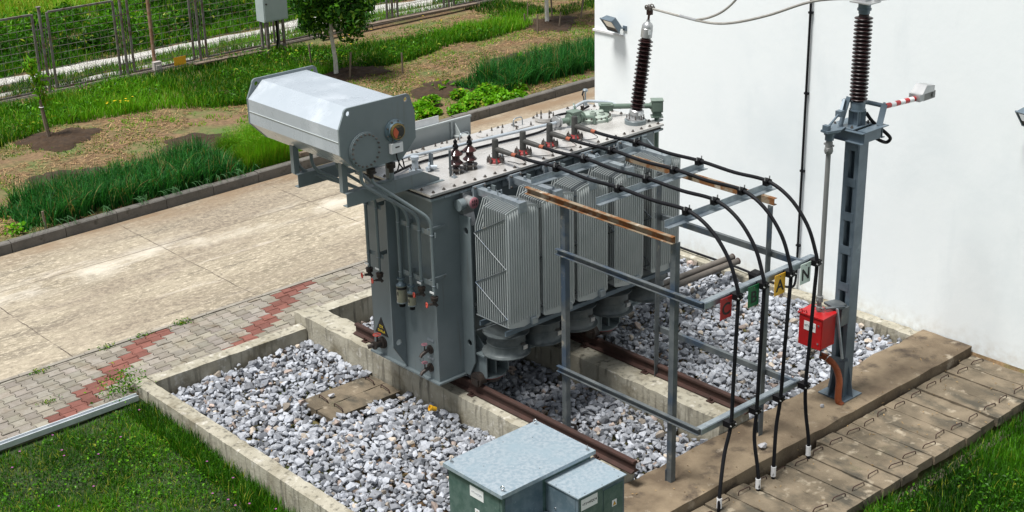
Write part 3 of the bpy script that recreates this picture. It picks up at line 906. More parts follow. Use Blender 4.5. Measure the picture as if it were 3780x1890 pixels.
plate_with_hole(rb, [(10.459, yr, .5), (10.459, yr, 1.25), (10.25, yr, 1.25), (10.245, yr, .84)], (10.34, yr, .885), .042, (0, .022, 0))
rb.box(10.25, 10.4595, yr, yr+.022, 1.2502, 2.86)
rb.build('end_stiffener', M['paint'], T)
rb = MB(); xr_ = 10.876
rb.hexa([(xr_, 13.2995, .5), (xr_+.02, 13.2995, .5), (xr_+.02, 13.19, .5), (xr_, 13.19, .5), (xr_, 13.2995, .72), (xr_+.02, 13.2995, .72), (xr_+.02, 13.08, .72), (xr_, 13.08, .72)])
plate_with_hole(rb, [(xr_, 13.2995, .7202), (xr_, 13.08, .7202), (xr_, 13.08, 1.3), (xr_, 13.2995, 1.3)], (xr_, 13.175, .97), .045, (.02, 0, 0))
rb.box(xr_, xr_+.02, 13.08, 13.2995, 1.3002, 2.3)
plate_with_hole(rb, [(xr_, 13.2995, 2.3002), (xr_, 13.08, 2.3002), (xr_, 13.08, 2.7), (xr_, 13.2995, 2.7)], (xr_, 13.17, 2.51), .045, (.02, 0, 0))
rb.build('front_stiffener', M['paint'], T)
for x in (11.35, 11.95, 12.56, 13.3, 14.1):
    MB().box(x, x+.02, 13.14, 13.2995, .55, 2.99).build('front_stiffener', M['paint'], T)
# lifting bollard: bracket plate, stub and red cap
lg = MB()
lg.box(10.9, 11.07, 13.235, 13.255, 2.7, 2.99)
lg.box(10.9, 10.915, 13.2555, 13.2995, 2.7, 2.99)
lg.hexa([(10.95, 13.14, 2.565), (11.03, 13.14, 2.565), (11.03, 13.155, 2.56), (10.95, 13.155, 2.56), (10.9, 13.235, 2.6995), (11.07, 13.235, 2.6995), (11.07, 13.255, 2.6995), (10.9, 13.255, 2.6995)])
lg.build('lifting_bracket', M['cast'], T)
MB().lathe([(.085, 0), (.085, .015), (.07, .016), (.07, .12), (.077, .121), (.077, .145)], (10.955, 13.2345, 2.88), (0, -1, 0), 22).build('lifting_bollard', M['cast'], T)
MB().lathe([(.075, 0), (.075, .09)], (10.875, 13.2, 2.86), (-1, 0, 0), 16).build('lifting_bollard', M['paint'], T)
cap = MB().lathe([(.071, 0), (.071, .008), (.065, .012)], (10.955, 13.089, 2.88), (0, -1, 0), 22).build('bollard_cap', M['pinkcap'], T)
for dx in (-.03, 0, .03):
    for z_ in (2.845, 2.89):
        MB().box(10.955+dx-.006, 10.955+dx+.006, 13.0725, 13.0768, z_, z_+.032).build('cap_slot', M['ink'], cap)

# ---- radiators: fins stacked along Y, header box, bottom header, wire brace, fan below
def fin(mb, x0, x1, y, z0, z1, t=.011, ch=False, rise=.045):
    n = 8; pts = []
    if ch:
        pts = [(x0, z0+.03), (x0+.03, z0), (x1-.03, z0), (x1, z0+.03), (x1, z1-.3), (x1-.14, z1+rise*.8), (x0+.14, z1+rise*.8), (x0, z1-.3)]
    else:
        pts = [(x0, z0+.03), (x0+.02, z0+.01), ((x0+x1)/2, z0-.03), (x1-.02, z0+.01), (x1, z0+.03)]
        for i in range(n+1):
            t_ = i/n
            pts.append((x1+(x0-x1)*t_, z1+rise*(1-(2*t_-1)**2)))
    mb.prism([(a, y, c) for a, c in pts], (0, t, 0))
def radiator(x0):
    x1 = x0+.53; xc = (x0+x1)/2; yf = 12.35; z0, z1 = 1.43, 2.955
    f = MB()
    n = 15
    for k in range(n):
        fin(f, x0, x1, yf+.0+k*.0405, z0, z1, .008, k >= n-4)
    r_ = f.build('radiator', M['rad'], T)
    fr = MB()
    for k in range(13):                      # pressed ribs on the front plate
        x = x0+.03+k*(x1-x0-.06)/12
        zt = z1-.03+.045*(1-(2*(x-x0)/(x1-x0)-1)**2)
        fr.tube([(x, yf-.001, z0+.06), (x, yf-.004, z0+.09), (x, yf-.004, zt-.03), (x, yf-.001, zt)], [.005, .0155, .0155, .005], 8)
    fr.tube([(x0, yf, z0+.03), (x0, yf, z1)], .008, 6); fr.tube([(x1, yf, z0+.03), (x1, yf, z1)], .008, 6)
    fr.build('front_ribs', M['rad'], r_)
    hd = MB()
    hd.box(xc-.045, xc+.045, 12.38, 13.12, z1+.0, z1+.085)
    hd.box(xc-.062, xc+.062, 12.325, 12.3795, z1-.045, z1+.09)
    hd.box(xc-.1, xc+.1, 13.1205, 13.145, z1-.06, z1+.12)
    hd.box(xc-.1, xc+.1, 13.26, 13.2995, z1-.06, z1+.12)
    hd.cyl((xc, 13.145, z1+.03), (xc, 13.26, z1+.03), .06)
    hd.tube([(xc-.03, 12.75, z1+.08), (xc-.03, 12.75, z1+.14), (xc+.03, 12.75, z1+.14), (xc+.03, 12.75, z1+.08)], .01, 6)
    hd.cyl((xc, 12.95, z1+.08), (xc, 12.95, z1+.13), .018)
    hd.cyl((xc+.02, 12.45, z1+.08), (xc+.02, 12.45, z1+.11), .012)
    hd.build('header_pipe', M['galv'], r_)
    for s_ in (-1, 1):
        for zz in (z1-.04, z1+.1):
            MB().cyl((xc+s_*.08, 13.1, zz), (xc+s_*.08, 13.12, zz), .014, n=8).build('flange_bolt', M['bolt'], r_)
    MB().box(xc+.1, xc+.19, 12.3, 12.349, z0-.02, z0+.06).build('drain_box', M['galv'], r_)
    MB().box(xc-.045, xc+.045, 12.4, 13.2995, z0-.05, z0+.0).build('bottom_header', M['rad'], r_)
    br = MB(); xb = x0-.008
    ys = (yf+.0, yf+.59); zz = z1-.06; k = 0
    while zz > z0+.1:
        z2 = zz-.33
        br.tube([(xb, ys[k % 2], zz), (xb, ys[(k+1) % 2], z2)], .006, 5); zz = z2; k += 1
    br.tube([(xb, ys[0], z0+.035), (xb, ys[1], z0+.035)], .009, 5)
    br.build('wire_brace', M['postmat'], r_)
    return r_
RX = [10.82, 11.42, 12.02, 12.69, 13.39]
for x in RX: radiator(x)
def fan(xc, yc):
    d = MB().lathe([(.3, 1.26), (.302, 1.272), (.27, 1.25), (.245, 1.2), (.245, 1.04), (.27, .995), (.31, .975), (.312, .987), (.262, 1.0), (.235, 1.05), (.235, 1.2)], (xc, yc, 0), n=28)
    f = d.build('cooling_fan', M['fandrum'], T)
    MB().ring((xc, yc, 1.12), ZP, .246, .006, 28).build('band', M['fandrum'], f)
    MB().lathe([(.06, 1.1), (.06, 1.0), (.05, .9)], (xc, yc, 0), n=14).build('motor', M['blue'], f)
    bl = MB()
    for k in range(5):
        t = 2*math.pi*k/5
        c, s = math.cos(t), math.sin(t)
        bl.hexa([(xc+c*.06-s*.05, yc+s*.06+c*.05, 1.13), (xc+c*.06+s*.05, yc+s*.06-c*.05, 1.1), (xc+c*.22+s*.07, yc+s*.22-c*.07, 1.1), (xc+c*.22-s*.07, yc+s*.22+c*.07, 1.15),
                 (xc+c*.06-s*.05, yc+s*.06+c*.05, 1.136), (xc+c*.06+s*.05, yc+s*.06-c*.05, 1.106), (xc+c*.22+s*.07, yc+s*.22-c*.07, 1.106), (xc+c*.22-s*.07, yc+s*.22+c*.07, 1.156)])
    bl.build('blades', M['bluecab'], f)
    MB().box(xc+.03, xc+.1, yc-.2535, yc-.2465, 1.12, 1.15).build('label_plate', M['ink'], f)
    MB().box(xc+.07, xc+.14, yc-.2485, yc-.2425, 1.045, 1.1).build('label_plate', M['cast'], f)
for x in RX: fan(x+.23, 12.66)
for yy in (12.44, 12.92): MB().bar((10.85, yy, 1.335), (13.95, yy, 1.335), .03, .06).build('fan_rail', M['steelblue'], T)

MB().tube([(11.95, 12.55, 1.3), (11.95, 12.56, .4), (11.96, 12.56, -.2)], .018, 8).build('cable_conduit', M['black'], T)
# ---- jacking pads and wheels
for xj in (10.92, 13.0):
    for yj, s_ in ((13.05, -1), (14.93, 1)):
        w = MB()
        yi = 13.2995 if s_ < 0 else 14.6805
        ya, yb_ = sorted((yj+s_*.12, yi))
        w.box(xj-.02, xj+.42, ya, yb_, .83, .85)
        w.box(xj+.02, xj+.035, ya, yb_, .5205, .8295); w.box(xj+.2, xj+.215, ya+.03, yb_, .5205, .8295); w.box(xj+.385, xj+.4, ya, yb_, .5205, .8295)
        w.hexa([(xj+.1, ya+.05, .8505), (xj+.115, ya+.05, .8505), (xj+.115, yb_, .8505), (xj+.1, yb_, .8505), (xj+.1, yb_-.01, 1.1), (xj+.115, yb_-.01, 1.1), (xj+.115, yb_, 1.1), (xj+.1, yb_, 1.1)])
        w.lathe([(.235, 0), (.235, .022)], (xj+.21, (ya+yb_)/2, .498), n=26)
        w.build('jacking_pad', M['paint'], T)
        MB().lathe([(.228, 0), (.228, .01)], (xj+.21, (ya+yb_)/2, .487), n=26).build('pad_edge', M['redring'], T)
        q = MB().lathe([(.075, -.07), (.1, -.07), (.1, -.035), (.085, -.03), (.085, .045), (.075, .045)], (xj, yj, .49), XP, 20)
        q.lathe([(.12, .42), (.1, .48)], (xj+.2, yj, 0), n=12)
        q.box(xj-.09, xj-.075, yj-.06, yj+.06, .42, .5); q.box(xj+.055, xj+.07, yj-.06, yj+.06, .42, .5)
        q.build('wheel', M['darkmetal'], T)

# ---- end face pipes, brackets, valves, breathers
PX = 10.3
def handwheel(mb, c, axis, R=.032):
    mb.ring(c, axis, R, .007, 14, 6)
    ax = Vector(axis).normalized(); a = Vector((0, 0, 1)) if abs(ax.z) < .9 else Vector((1, 0, 0))
    u = (a-ax*a.dot(ax)).normalized(); w = ax.cross(u); c = Vector(c)
    for k in range(3):
        t = 2*math.pi*k/3
        mb.tube([c, c+(u*math.cos(t)+w*math.sin(t))*R], .005, 5)
def valve(y, z, x=PX, wheel='wheelred'):
    v_ = MB().lathe([(.045, .0), (.045, .014), (.05, .016), (.05, .03), (.025, .031), (.022, .05)], (x, y, z-.03), n=16)
    v_.lathe([(.045, .0), (.045, .016), (.026, .018), (.026, .06), (.03, .07)], (x, y, z-.035), ZM, 16)
    v_.tube([(x, y, z-.09), (x-.06, y+.02, z-.09)], .018, 8)
    v_.tube([(x, y, z-.08), (x+.02, y-.03, z-.12)], .02, 8)
    v_.tube([(x-.055, y+.02, z-.09), (x-.1, y+.033, z-.09)], .008, 6)
    o = v_.build('valve', M['darkmetal'], T)
    h = MB(); handwheel(h, (x-.1, y+.033, z-.09), (-1, .33, 0)); h.build('handwheel', M[wheel], o)
    t = MB().box(x-.032, x-.026, y-.03, y+.05, z+.05, z+.075); t.build('tag_plate', M['white'], o)
def pipe(pts, r=.0215, rad=.13, m='paint'):
    return MB().tube(arc_path(pts, rad, 6), r, 10).build('oil_pipe', M[m], T)
ps = [(13.80, 1.93), (13.59, 1.86), (13.38, 1.88), (13.13, 1.84)]
pipe([(9.75, 14.25, 3.56), (9.75, 14.25, 3.35), (PX, 13.80, 2.86), (PX, 13.80, 1.86)])
pipe([(9.95, 14.1, 3.56), (9.95, 14.1, 3.3), (PX, 13.59, 2.8), (PX, 13.59, 1.78)])
pipe([(9.55, 13.47, 3.58), (9.55, 13.47, 3.38), (PX, 13.38, 2.81), (PX, 13.38, 1.82)])
pipe([(9.72, 13.5, 3.5), (9.72, 13.5, 3.36), (PX, 13.13, 2.83), (PX, 13.13, 1.78)])
pipe([(9.48, 14.7, 3.6), (9.48, 14.7, 3.3), (10.22, 14.36, 2.92), (10.22, 14.36, 1.86)])
pipe([(9.62, 14.6, 3.6), (9.62, 14.6, 3.3), (10.22, 14.14, 2.9), (10.22, 14.14, 1.86)])
pipe([(10.02, 13.5, 3.52), (10.02, 13.5, 3.3), (9.86, 13.7, 3.25), (9.86, 14.3, 3.5)], .02, .06)
for (x, y) in ((9.72, 13.5), (10.02, 13.5)):
    MB().lathe([(.03, -.09), (.03, -.03), (.055, -.029), (.055, -.004), (.05, -.002), (.05, .002), (.055, .004), (.055, .028), (.03, .03)], (x, y, 3.5), n=18).build('pipe_flange', M['darkmetal'], T)
valve(13.38, 1.86); valve(13.13, 1.8); valve(14.36, 1.86, 10.22); valve(14.14, 1.85, 10.22)
def breather(y, zt, R, L):
    o = MB().lathe([(.05, .1), (.05, .085), (.028, .084), (.026, .06), (R*.6, .03), (R*1.05, .012), (R*1.06, .0)], (PX, y, zt), n=20).build('breather', M['bluecab'], T)
    MB().lathe([(R, 0), (R, -L)], (PX, y, zt-.0005), n=20).build('glass_body', M['glass'], o)
    MB().lathe([(R*1.02, -.012), (R*1.02, -.045)], (PX, y, zt), n=20).build('label_band', M['ink'], o)
    MB().box(PX-R-.004, PX-R+.003, y-.012, y+.002, zt-.12, zt-.075).build('sight_slot', M['ink'], o)
    MB().lathe([(R*1.06, 0), (R*1.06, -.014), (R*.9, -.02)], (PX, y, zt-L-.0005), n=20).build('rim', M['galv'], o)
    MB().lathe([(R*.65, -.0205), (R*.62, -.07)], (PX, y, zt-L), n=16).build('oil_cup', M['blackplastic'], o)
breather(13.80, 1.76, .066, .22); breather(13.59, 1.72, .054, .16)
for z in (2.62, 1.95):
    k_ = MB().box(PX+.022, PX+.03, 13.08, 13.86, z-.032, z+.032)
    k_.beam((PX+.031, 13.27, z+.02), (PX+.33, 13.27, z+.02), angle_prof(.035, .005), ZM)
    k_.box(PX+.0305, PX+.06, 13.83, 13.835, z-.03, z+.03); k_.box(PX+.0305, 10.459, 13.70, 13.705, z-.03, z+.03)
    k_.build('pipe_bracket', M['paint'], T)
    k2 = MB().box(10.246, 10.253, 14.08, 14.42, z+.1, z+.155); k2.box(10.2535, 10.459, 14.2, 14.205, z+.1, z+.155); k2.build('pipe_bracket', M['paint'], T)
    for (x, y, zz) in ((PX, 13.8, z), (PX, 13.59, z), (PX, 13.38, z), (PX, 13.13, z), (10.22, 14.36, z+.12), (10.22, 14.14, z+.12)):
        MB().ring((x, y, zz), (0, 0, 1), .025, .004, 12, 5).build('pipe_clamp', M['galv'], T)
# drain taps on the lower end face
def tap(y, z):
    o = MB().lathe([(.06, 0), (.06, .016), (.045, .017), (.045, .03), (.024, .031), (.022, .08)], (10.4595, y, z), XM, 18)
    o.tube([(10.40, y, z), (10.31, y+.0, z-.03), (10.285, y, z-.06)], [.026, .024, .02], 8)
    o.tube([(10.36, y, z), (10.36, y, z+.1)], .009, 6)
    o.ring((10.3, y-.012, z-.09), (.3, 1, 0), .025, .002, 12, 4)
    v_ = o.build('drain_tap', M['darkmetal'], T)
    h = MB(); handwheel(h, (10.36, y, z+.1), (0, 0, 1), .034); h.build('handwheel', M['wheelpink'], v_)
    MB().box(10.451, 10.4595, y-.07, y+.05, z+.12, z+.15).build('tag_plate', M['galv'], v_)
tap(13.46, .92); tap(13.47, .66)
o = MB().lathe([(.085, 0), (.085, .02), (.075, .021), (.075, .05), (.05, .06), (.045, .14), (.06, .141), (.06, .16)], (10.4595, 14.48, .68), XM, 20)
o.tube([(10.36, 14.48, .68), (10.36, 14.48, .8)], .014, 8); o.tube([(10.31, 14.5, .68), (10.24, 14.54, .66)], .03, 8)
v_ = o.build('drain_valve', M['darkmetal'], T)
h = MB(); handwheel(h, (10.36, 14.48, .82), (0, 0, 1), .05); h.build('handwheel', M['wheelred'], v_)
tri = MB().prism([(10.459, 14.64, .79), (10.459, 14.36, .79), (10.459, 14.5, 1.04)], (-.006, 0, 0)).build('warning_plate', M['ink'], T)
text('lettering', 'DX', .06, (10.4525, 14.5, .9), YM, ZP, M['yellowink'], tri)
text('lettering', 'DIALA', .055, (10.4525, 14.5, .835), YM, ZP, M['yellowink'], tri)

# ---- conservator on two channel arms
for ya in (13.58, 14.6):
    a_ = MB().box(9.405, 10.57, ya, ya+.008, ZL+.002, 3.265)
    a_.prism([(10.57, ya, ZL+.002), (10.82, ya, ZL+.002), (10.82, ya, 3.13), (10.57, ya, 3.265)], (0, .008, 0))
    a_.box(9.405, 10.82, ya+.0085, ya+.09, ZL+.0022, ZL+.012)
    a_.box(9.405, 10.57, ya+.0085, ya+.11, 3.255, 3.2645)
    a_.box(10.36, 10.86, ya-.05, ya-.0005, ZL+.001, ZL+.008)
    a_.build('support_arm', M['paint'], T)
    for xp in (9.43, 10.12):
        MB().beam((xp, ya+.05, 3.2655), (xp, ya+.05, 3.63), chan_prof(.075, .07, .008), XP).build('support_post', M['paint'], T)
oct_ = [(9.235, 3.815), (9.46, 3.585), (10.12, 3.585), (10.335, 3.8), (10.335, 4.125), (10.125, 4.328), (9.46, 4.328), (9.235, 4.125)]
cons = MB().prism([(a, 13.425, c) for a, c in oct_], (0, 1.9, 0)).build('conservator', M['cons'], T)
def end_plate(y, t):
    ear = [(9.23, 3.812), (9.458, 3.58), (10.122, 3.58), (10.34, 3.798), (10.34, 4.13)]
    rr_ = []
    for (cx, cz, a0, a1) in ((10.222, 4.30, 0, 90), (9.372, 4.30, 90, 180)):
        for i in range(7):
            t_ = math.radians(a0+(a1-a0)*i/6); rr_.append((cx+.062*math.cos(t_), cz+.062*math.sin(t_)))
    ear += rr_ + [(9.23, 4.13)]
    mb = MB(); mb.prism([(a, y, c) for a, c in ear], (0, t, 0))
    return mb
for y in (13.40, 15.3255):
    ep = end_plate(y, .0245).build('end_plate', M['paint'], cons)
    cut = MB()
    for hx in (9.375, 10.215):
        cut.lathe([(.03, 0), (.03, .2)], (hx, y-.1, 4.295), (0, 1, 0), 20)
    cut = cut.build('hole_cutter', M['paint'], None, (0, 0, 0))
    md = ep.modifiers.new('holes', 'BOOLEAN'); md.operation = 'DIFFERENCE'; md.object = cut; md.solver = 'EXACT'
    bpy.context.view_layer.update()
    nm = bpy.data.meshes.new_from_object(ep.evaluated_get(bpy.context.evaluated_depsgraph_get()))
    ep.modifiers.clear(); ep.data = nm; ep.data.name = 'end_plate'; nm.polygons.foreach_set('use_smooth', [False]*len(nm.polygons))
    bpy.data.objects.remove(cut)
MB().tube([(9.2335, 13.427, 3.97), (9.2335, 15.32, 3.97)], .006, 6).build('weld_seam', M['rad'], cons)
cv = MB().lathe([(.222, 0), (.222, .022), (.212, .0225), (.212, .034)], (9.57, 13.3995, 3.815), (0, -1, 0), 40).build('inspection_cover', M['paint'], cons)
bt = MB().lathe([(.011, 0), (.011, .014), (.006, .015), (.006, .026)], (9.57, 13.365, 3.815+.193), (0, -1, 0), 6)
bolt_me = None
for k in range(20):
    t = 2*math.pi*k/20
    b_ = MB().lathe([(.012, 0), (.012, .014), (.006, .015), (.006, .026)], (9.57+.193*math.cos(t), 13.3655, 3.815+.193*math.sin(t)), (0, -1, 0), 6)
    b_.build('cover_bolt', M['bolt'], cons)
g = MB().lathe([(.14, 0), (.14, .02), (.125, .022), (.11, .03), (.105, .055)], (10.02, 13.3995, 3.955), (0, -1, 0), 32).build('level_gauge', M['bluecab'], cons)
for k in range(8):
    t = 2*math.pi*(k+.5)/8
    MB().lathe([(.011, 0), (.011, .014)], (10.02+.124*math.cos(t), 13.377, 3.955+.124*math.sin(t)), (0, -1, 0), 6).build('gauge_bolt', M['bolt'], cons)
gf = MB().lathe([(.098, 0), (.098, .03), (.085, .0305)], (10.02, 13.344, 3.955), (0, -1, 0), 30).build('gauge_rim', M['brass'], cons)
MB().lathe([(.084, 0), (.084, .004)], (10.02, 13.3125, 3.955), (0, -1, 0), 30).build('gauge_face', M['gaugeface'], cons)
sec = [(10.02, 13.308, 3.955)]+[(10.02+.08*math.cos(math.radians(t)), 13.308, 3.955+.08*math.sin(math.radians(t))) for t in range(125, 250, 12)]
MB().prism(sec, (0, -.0015, 0)).build('gauge_sector', M['gaugered'], cons)
text('gauge_lettering', 'MAX', .03, (10.02, 13.308, 4.02), XP, ZP, M['brass'], cons)
text('gauge_lettering', 'MIN', .03, (10.02, 13.308, 3.893), XP, ZP, M['brass'], cons)
jb = MB().box(9.93, 10.1, 13.345, 13.399, 3.69, 3.81).build('gauge_box', M['whitep'], cons)
MB().box(9.985, 10.045, 13.3405, 13.3445, 3.755, 3.77).build('box_nameplate', M['ink'], cons)
MB().tube(spline([(10.01, 13.37, 3.69), (10.02, 13.36, 3.6), (10.08, 13.38, 3.5), (10.17, 13.44, 3.44), (10.2, 13.5, 3.52), (10.14, 13.5, 3.6), (10.12, 13.47, 3.5), (10.3, 13.75, 3.3), (10.5, 14.0, 3.2)]), .009, 6).build('gauge_cable', M['black'], cons)

# ---- cover fittings
def bolts(pts, h=.028, r=.017, z=ZL, name='bolt'):
    """separate bolts sharing one mesh"""
    first = None
    for (x, y) in pts:
        if first is None:
            mb = MB().lathe([(r*1.5, 0), (r*1.5, .004), (r, .0042), (r, h*.6), (r*.5, h*.61), (r*.5, h)], (x, y, z+.0005), n=6)
            first = mb.build(name, M['bolt'], T, origin=(x, y, z))
        else:
            c = first.copy(); COL.objects.link(c)
            c.location = Vector((x, y, z))-T.location
per = [(10.47+k*.1675, 13.275) for k in range(25)]+[(14.5, 13.275+k*.18) for k in range(1, 8)]+[(10.47+k*.335, 14.735) for k in range(13)]+[(10.43, 13.45), (10.43, 14.2), (10.43, 14.4)]
bolts(per)
# long hatch on the rear half of the cover
MB().box(10.95, 13.25, 14.47, 14.70, ZL+.0005, ZL+.012).build('hatch_cover', M['lid'], T)
hb = [(11.05+k*.2, 14.68) for k in range(11)]+[(11.05+k*.27, 14.49) for k in range(9)]
bolts(hb, .05, .012, ZL+.012)
for x in (11.3, 12.42, 13.0):
    MB().box(x, x+.006, 14.52, 14.67, ZL+.0122, ZL+.03).build('hatch_rib', M['bolt'], T)
for x in (12.0, 12.97):
    MB().tube(arc_path([(x, 14.59, ZL+.005), (x, 14.59, ZL+.13), (x+.17, 14.59, ZL+.13), (x+.17, 14.59, ZL+.005)], .06), .008, 6).build('lifting_handle', M['galv'], T)
for (x, y) in ((12.42, 14.57), (13.52, 14.53)):
    MB().lathe([(.15 if x > 13 else .11, 0), (.15 if x > 13 else .11, .05 if x > 13 else .018)], (x, y, ZL+.0125), n=26).build('hand_hole_cover', M['lid'], T)
bolts([(13.52+.115*math.cos(t), 14.53+.115*math.sin(t)) for t in [2*math.pi*k/6+.3 for k in range(6)]], .06, .012, ZL+.063)
# long oil pipe over the cover to the relay, black cable beside it
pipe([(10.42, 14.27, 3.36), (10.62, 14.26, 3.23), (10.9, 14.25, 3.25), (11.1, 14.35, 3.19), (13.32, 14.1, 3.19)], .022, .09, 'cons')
MB().tube(spline([(10.5, 14.1, 3.14), (11.1, 14.27, 3.115), (12.2, 14.18, 3.115), (13.1, 14.12, 3.12), (13.4, 14.25, 3.2), (13.6, 14.32, 3.2), (14.1, 14.45, 3.12), (14.35, 14.5, 3.13)]), .018, 6).build('control_cable', M['black'], T)
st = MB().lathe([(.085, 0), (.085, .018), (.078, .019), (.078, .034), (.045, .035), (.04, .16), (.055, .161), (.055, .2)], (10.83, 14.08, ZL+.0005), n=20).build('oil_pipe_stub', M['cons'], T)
for k in range(6):
    t = 2*math.pi*k/6
    MB().lathe([(.009, 0), (.009, .028)], (10.83+.066*math.cos(t), 14.08+.066*math.sin(t), ZL+.034), n=6).build('stub_bolt', M['bolt'], st)
MB().beam((11.03, 13.98, ZL+.008), (11.03, 13.98, 3.31), chan_prof(.05, .035, .006), YP).box(10.985, 11.1, 13.94, 14.02, ZL+.0005, ZL+.008).build('cable_post', M['galv'], T)
ey = MB().lathe([(.06, 0), (.06, .02)], (10.95, 13.96, 3.15), (.7, -.7, 0), 8); ey.cyl((10.96, 13.95, 3.15), (11.03, 13.88, 3.15), .025); ey.box(10.92, 10.98, 13.94, 13.98, ZL+.0005, 3.15)
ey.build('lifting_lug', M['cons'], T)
# neutral bushings with grounding bar
for xb in (11.16, 11.39):
    o = MB().lathe([(.035, .1), (.037, .13), (.088, .145), (.092, .155), (.07, .175), (.05, .2), (.05, .25), (.088, .262), (.09, .272), (.07, .292), (.045, .315), (.03, .33), (.028, .34)], (xb, 13.66, ZL-.02), n=24).build('small_bushing', M['brown'], T)
    MB().lathe([(.032, .34), (.04, .36), (.034, .385), (.022, .4), (.02, .42), (.027, .421), (.027, .445), (.012, .446), (.012, .465)], (xb, 13.66, ZL-.02), n=14).build('terminal', M['blackplastic'], o)
    fl = MB().lathe([(.095, 0), (.095, .012), (.06, .013), (.06, .06)], (xb, 13.66, ZL+.0005), n=20)
    fl.lathe([(.1, .055), (.1, .066), (.05, .067)], (xb, 13.66, ZL), n=10); fl.build('flange', M['bolt'], o)
    for k in range(6):
        t = 2*math.pi*k/6+.3
        MB().lathe([(.008, 0), (.008, .075)], (xb+.082*math.cos(t), 13.66+.082*math.sin(t), ZL+.013), n=6).build('flange_bolt', M['cast'], o)
MB().box(11.0, 11.035, 13.60, 13.606, ZL, 3.43).box(11.0, 11.42, 13.64, 13.675, 3.43, 3.436).box(11.0, 11.035, 13.60, 13.6745, 3.4362, 3.44).build('grounding_bar', M['postmat'], T)
MB().box(10.99, 11.045, 13.5, 13.56, ZL+.0005, ZL+.02).cyl((11.017, 13.53, ZL+.02), (11.017, 13.53, ZL+.05), .013, n=8).build('ground_stud', M['galv'], T)
# four plug-in cable bushings
CX = [11.77, 12.25, 12.73, 13.19]
for xb in CX:
    o = MB().lathe([(.088, .015), (.088, .035), (.07, .045), (.055, .05), (.046, .07)], (xb, 13.6, ZL), n=22).build('cable_bushing', M['redring'], T)
    MB().lathe([(.122, .0), (.122, .014)], (xb, 13.6, ZL+.0005), n=26).build('ring', M['lid'], o)
    for k in range(8):
        t = 2*math.pi*k/8+.2
        c, s = math.cos(t), math.sin(t)
        q = MB().hexa([(xb+c*.07-s*.012, 13.6+s*.07+c*.012, ZL+.03), (xb+c*.07+s*.012, 13.6+s*.07-c*.012, ZL+.03), (xb+c*.116+s*.012, 13.6+s*.116-c*.012, ZL+.016), (xb+c*.116-s*.012, 13.6+s*.116+c*.012, ZL+.016),
                       (xb+c*.07-s*.012, 13.6+s*.07+c*.012, ZL+.062), (xb+c*.07+s*.012, 13.6+s*.07-c*.012, ZL+.062), (xb+c*.116+s*.012, 13.6+s*.116-c*.012, ZL+.062), (xb+c*.116-s*.012, 13.6+s*.116+c*.012, ZL+.062)])
        q.lathe([(.012, 0), (.012, .016), (.006, .017), (.006, .035)], (xb+c*.1, 13.6+s*.1, ZL+.0625), n=6)
        q.build('clamp_claw', M['bolt'], o)
# HV bushing, leaning
hd_ = Vector((.086, -.075, 1)).normalized()
hbase = Vector((14.30, 13.53, ZL))
hv = MB().lathe([(.15, 0), (.15, .055), (.145, .06)], hbase+Vector((0, 0, .0005)), n=28).build('bushing_turret', M['paint'], T)
bu = MB()
prof = [(.08, .2)]
z = .225
for k in range(17):
    prof += [(.062, z), (.062, z+.012), (.102, z+.017), (.104, z+.021), (.066, z+.03), (.06, z+.038), (.078, z+.041), (.079, z+.045), (.06, z+.052)]
    z += .0575
prof += [(.06, z), (.068, z+.02)]
bu.lathe(prof, hbase, hd_, 28)
b_ = bu.build('high_voltage_bushing', M['darkbrown'], T)
MB().lathe([(.135, .056), (.135, .075), (.086, .08), (.086, .125), (.1, .13), (.1, .185), (.085, .2)], hbase, hd_, 24).build('bushing_flange', M['cast'], b_)
for k in range(8):
    t = 2*math.pi*k/8
    MB().lathe([(.011, 0), (.011, .03), (.007, .031), (.007, .06)], hbase+Vector((.118*math.cos(t), .118*math.sin(t), .066)), n=6).build('flange_bolt', M['bolt'], b_)
MB().lathe([(.078, z+.0205), (.078, z+.14), (.074, z+.145), (.074, z+.18), (.06, z+.21), (.03, z+.23), (.026, z+.24), (.026, z+.26)], hbase, hd_, 22).build('head_cap', M['cast'], b_)
pt = hbase+hd_*(z+.1)
MB().box(pt.x-.055, pt.x+.0, pt.y-.081, pt.y-.076, pt.z-.03, pt.z+.03).build('nameplate', M['white'], b_)
pl = hbase+hd_*.155
MB().box(pl.x-.06, pl.x+.03, pl.y-.1035, pl.y-.096, pl.z-.018, pl.z+.022).build('nameplate', M['white'], b_)
HVT = hbase+hd_*(z+.42)
q = MB().cyl(hbase+hd_*(z+.26), hbase+hd_*(z+.33), .016, n=10)
q.box(HVT.x-.035, HVT.x+.03, HVT.y-.03, HVT.y+.03, HVT.z-.09, HVT.z-.02)
q.build('terminal_stud', M['rust'], b_)
q = MB()
q.box(HVT.x-.05, HVT.x+.05, HVT.y-.05, HVT.y+.04, HVT.z-.019, HVT.z+.02)
for k in range(3): q.ring((HVT.x-.06+k*.05, HVT.y, HVT.z+.02), (1, .3, 0), .028, .009, 10, 5)
q.build('terminal_clamp', M['bolt'], b_)
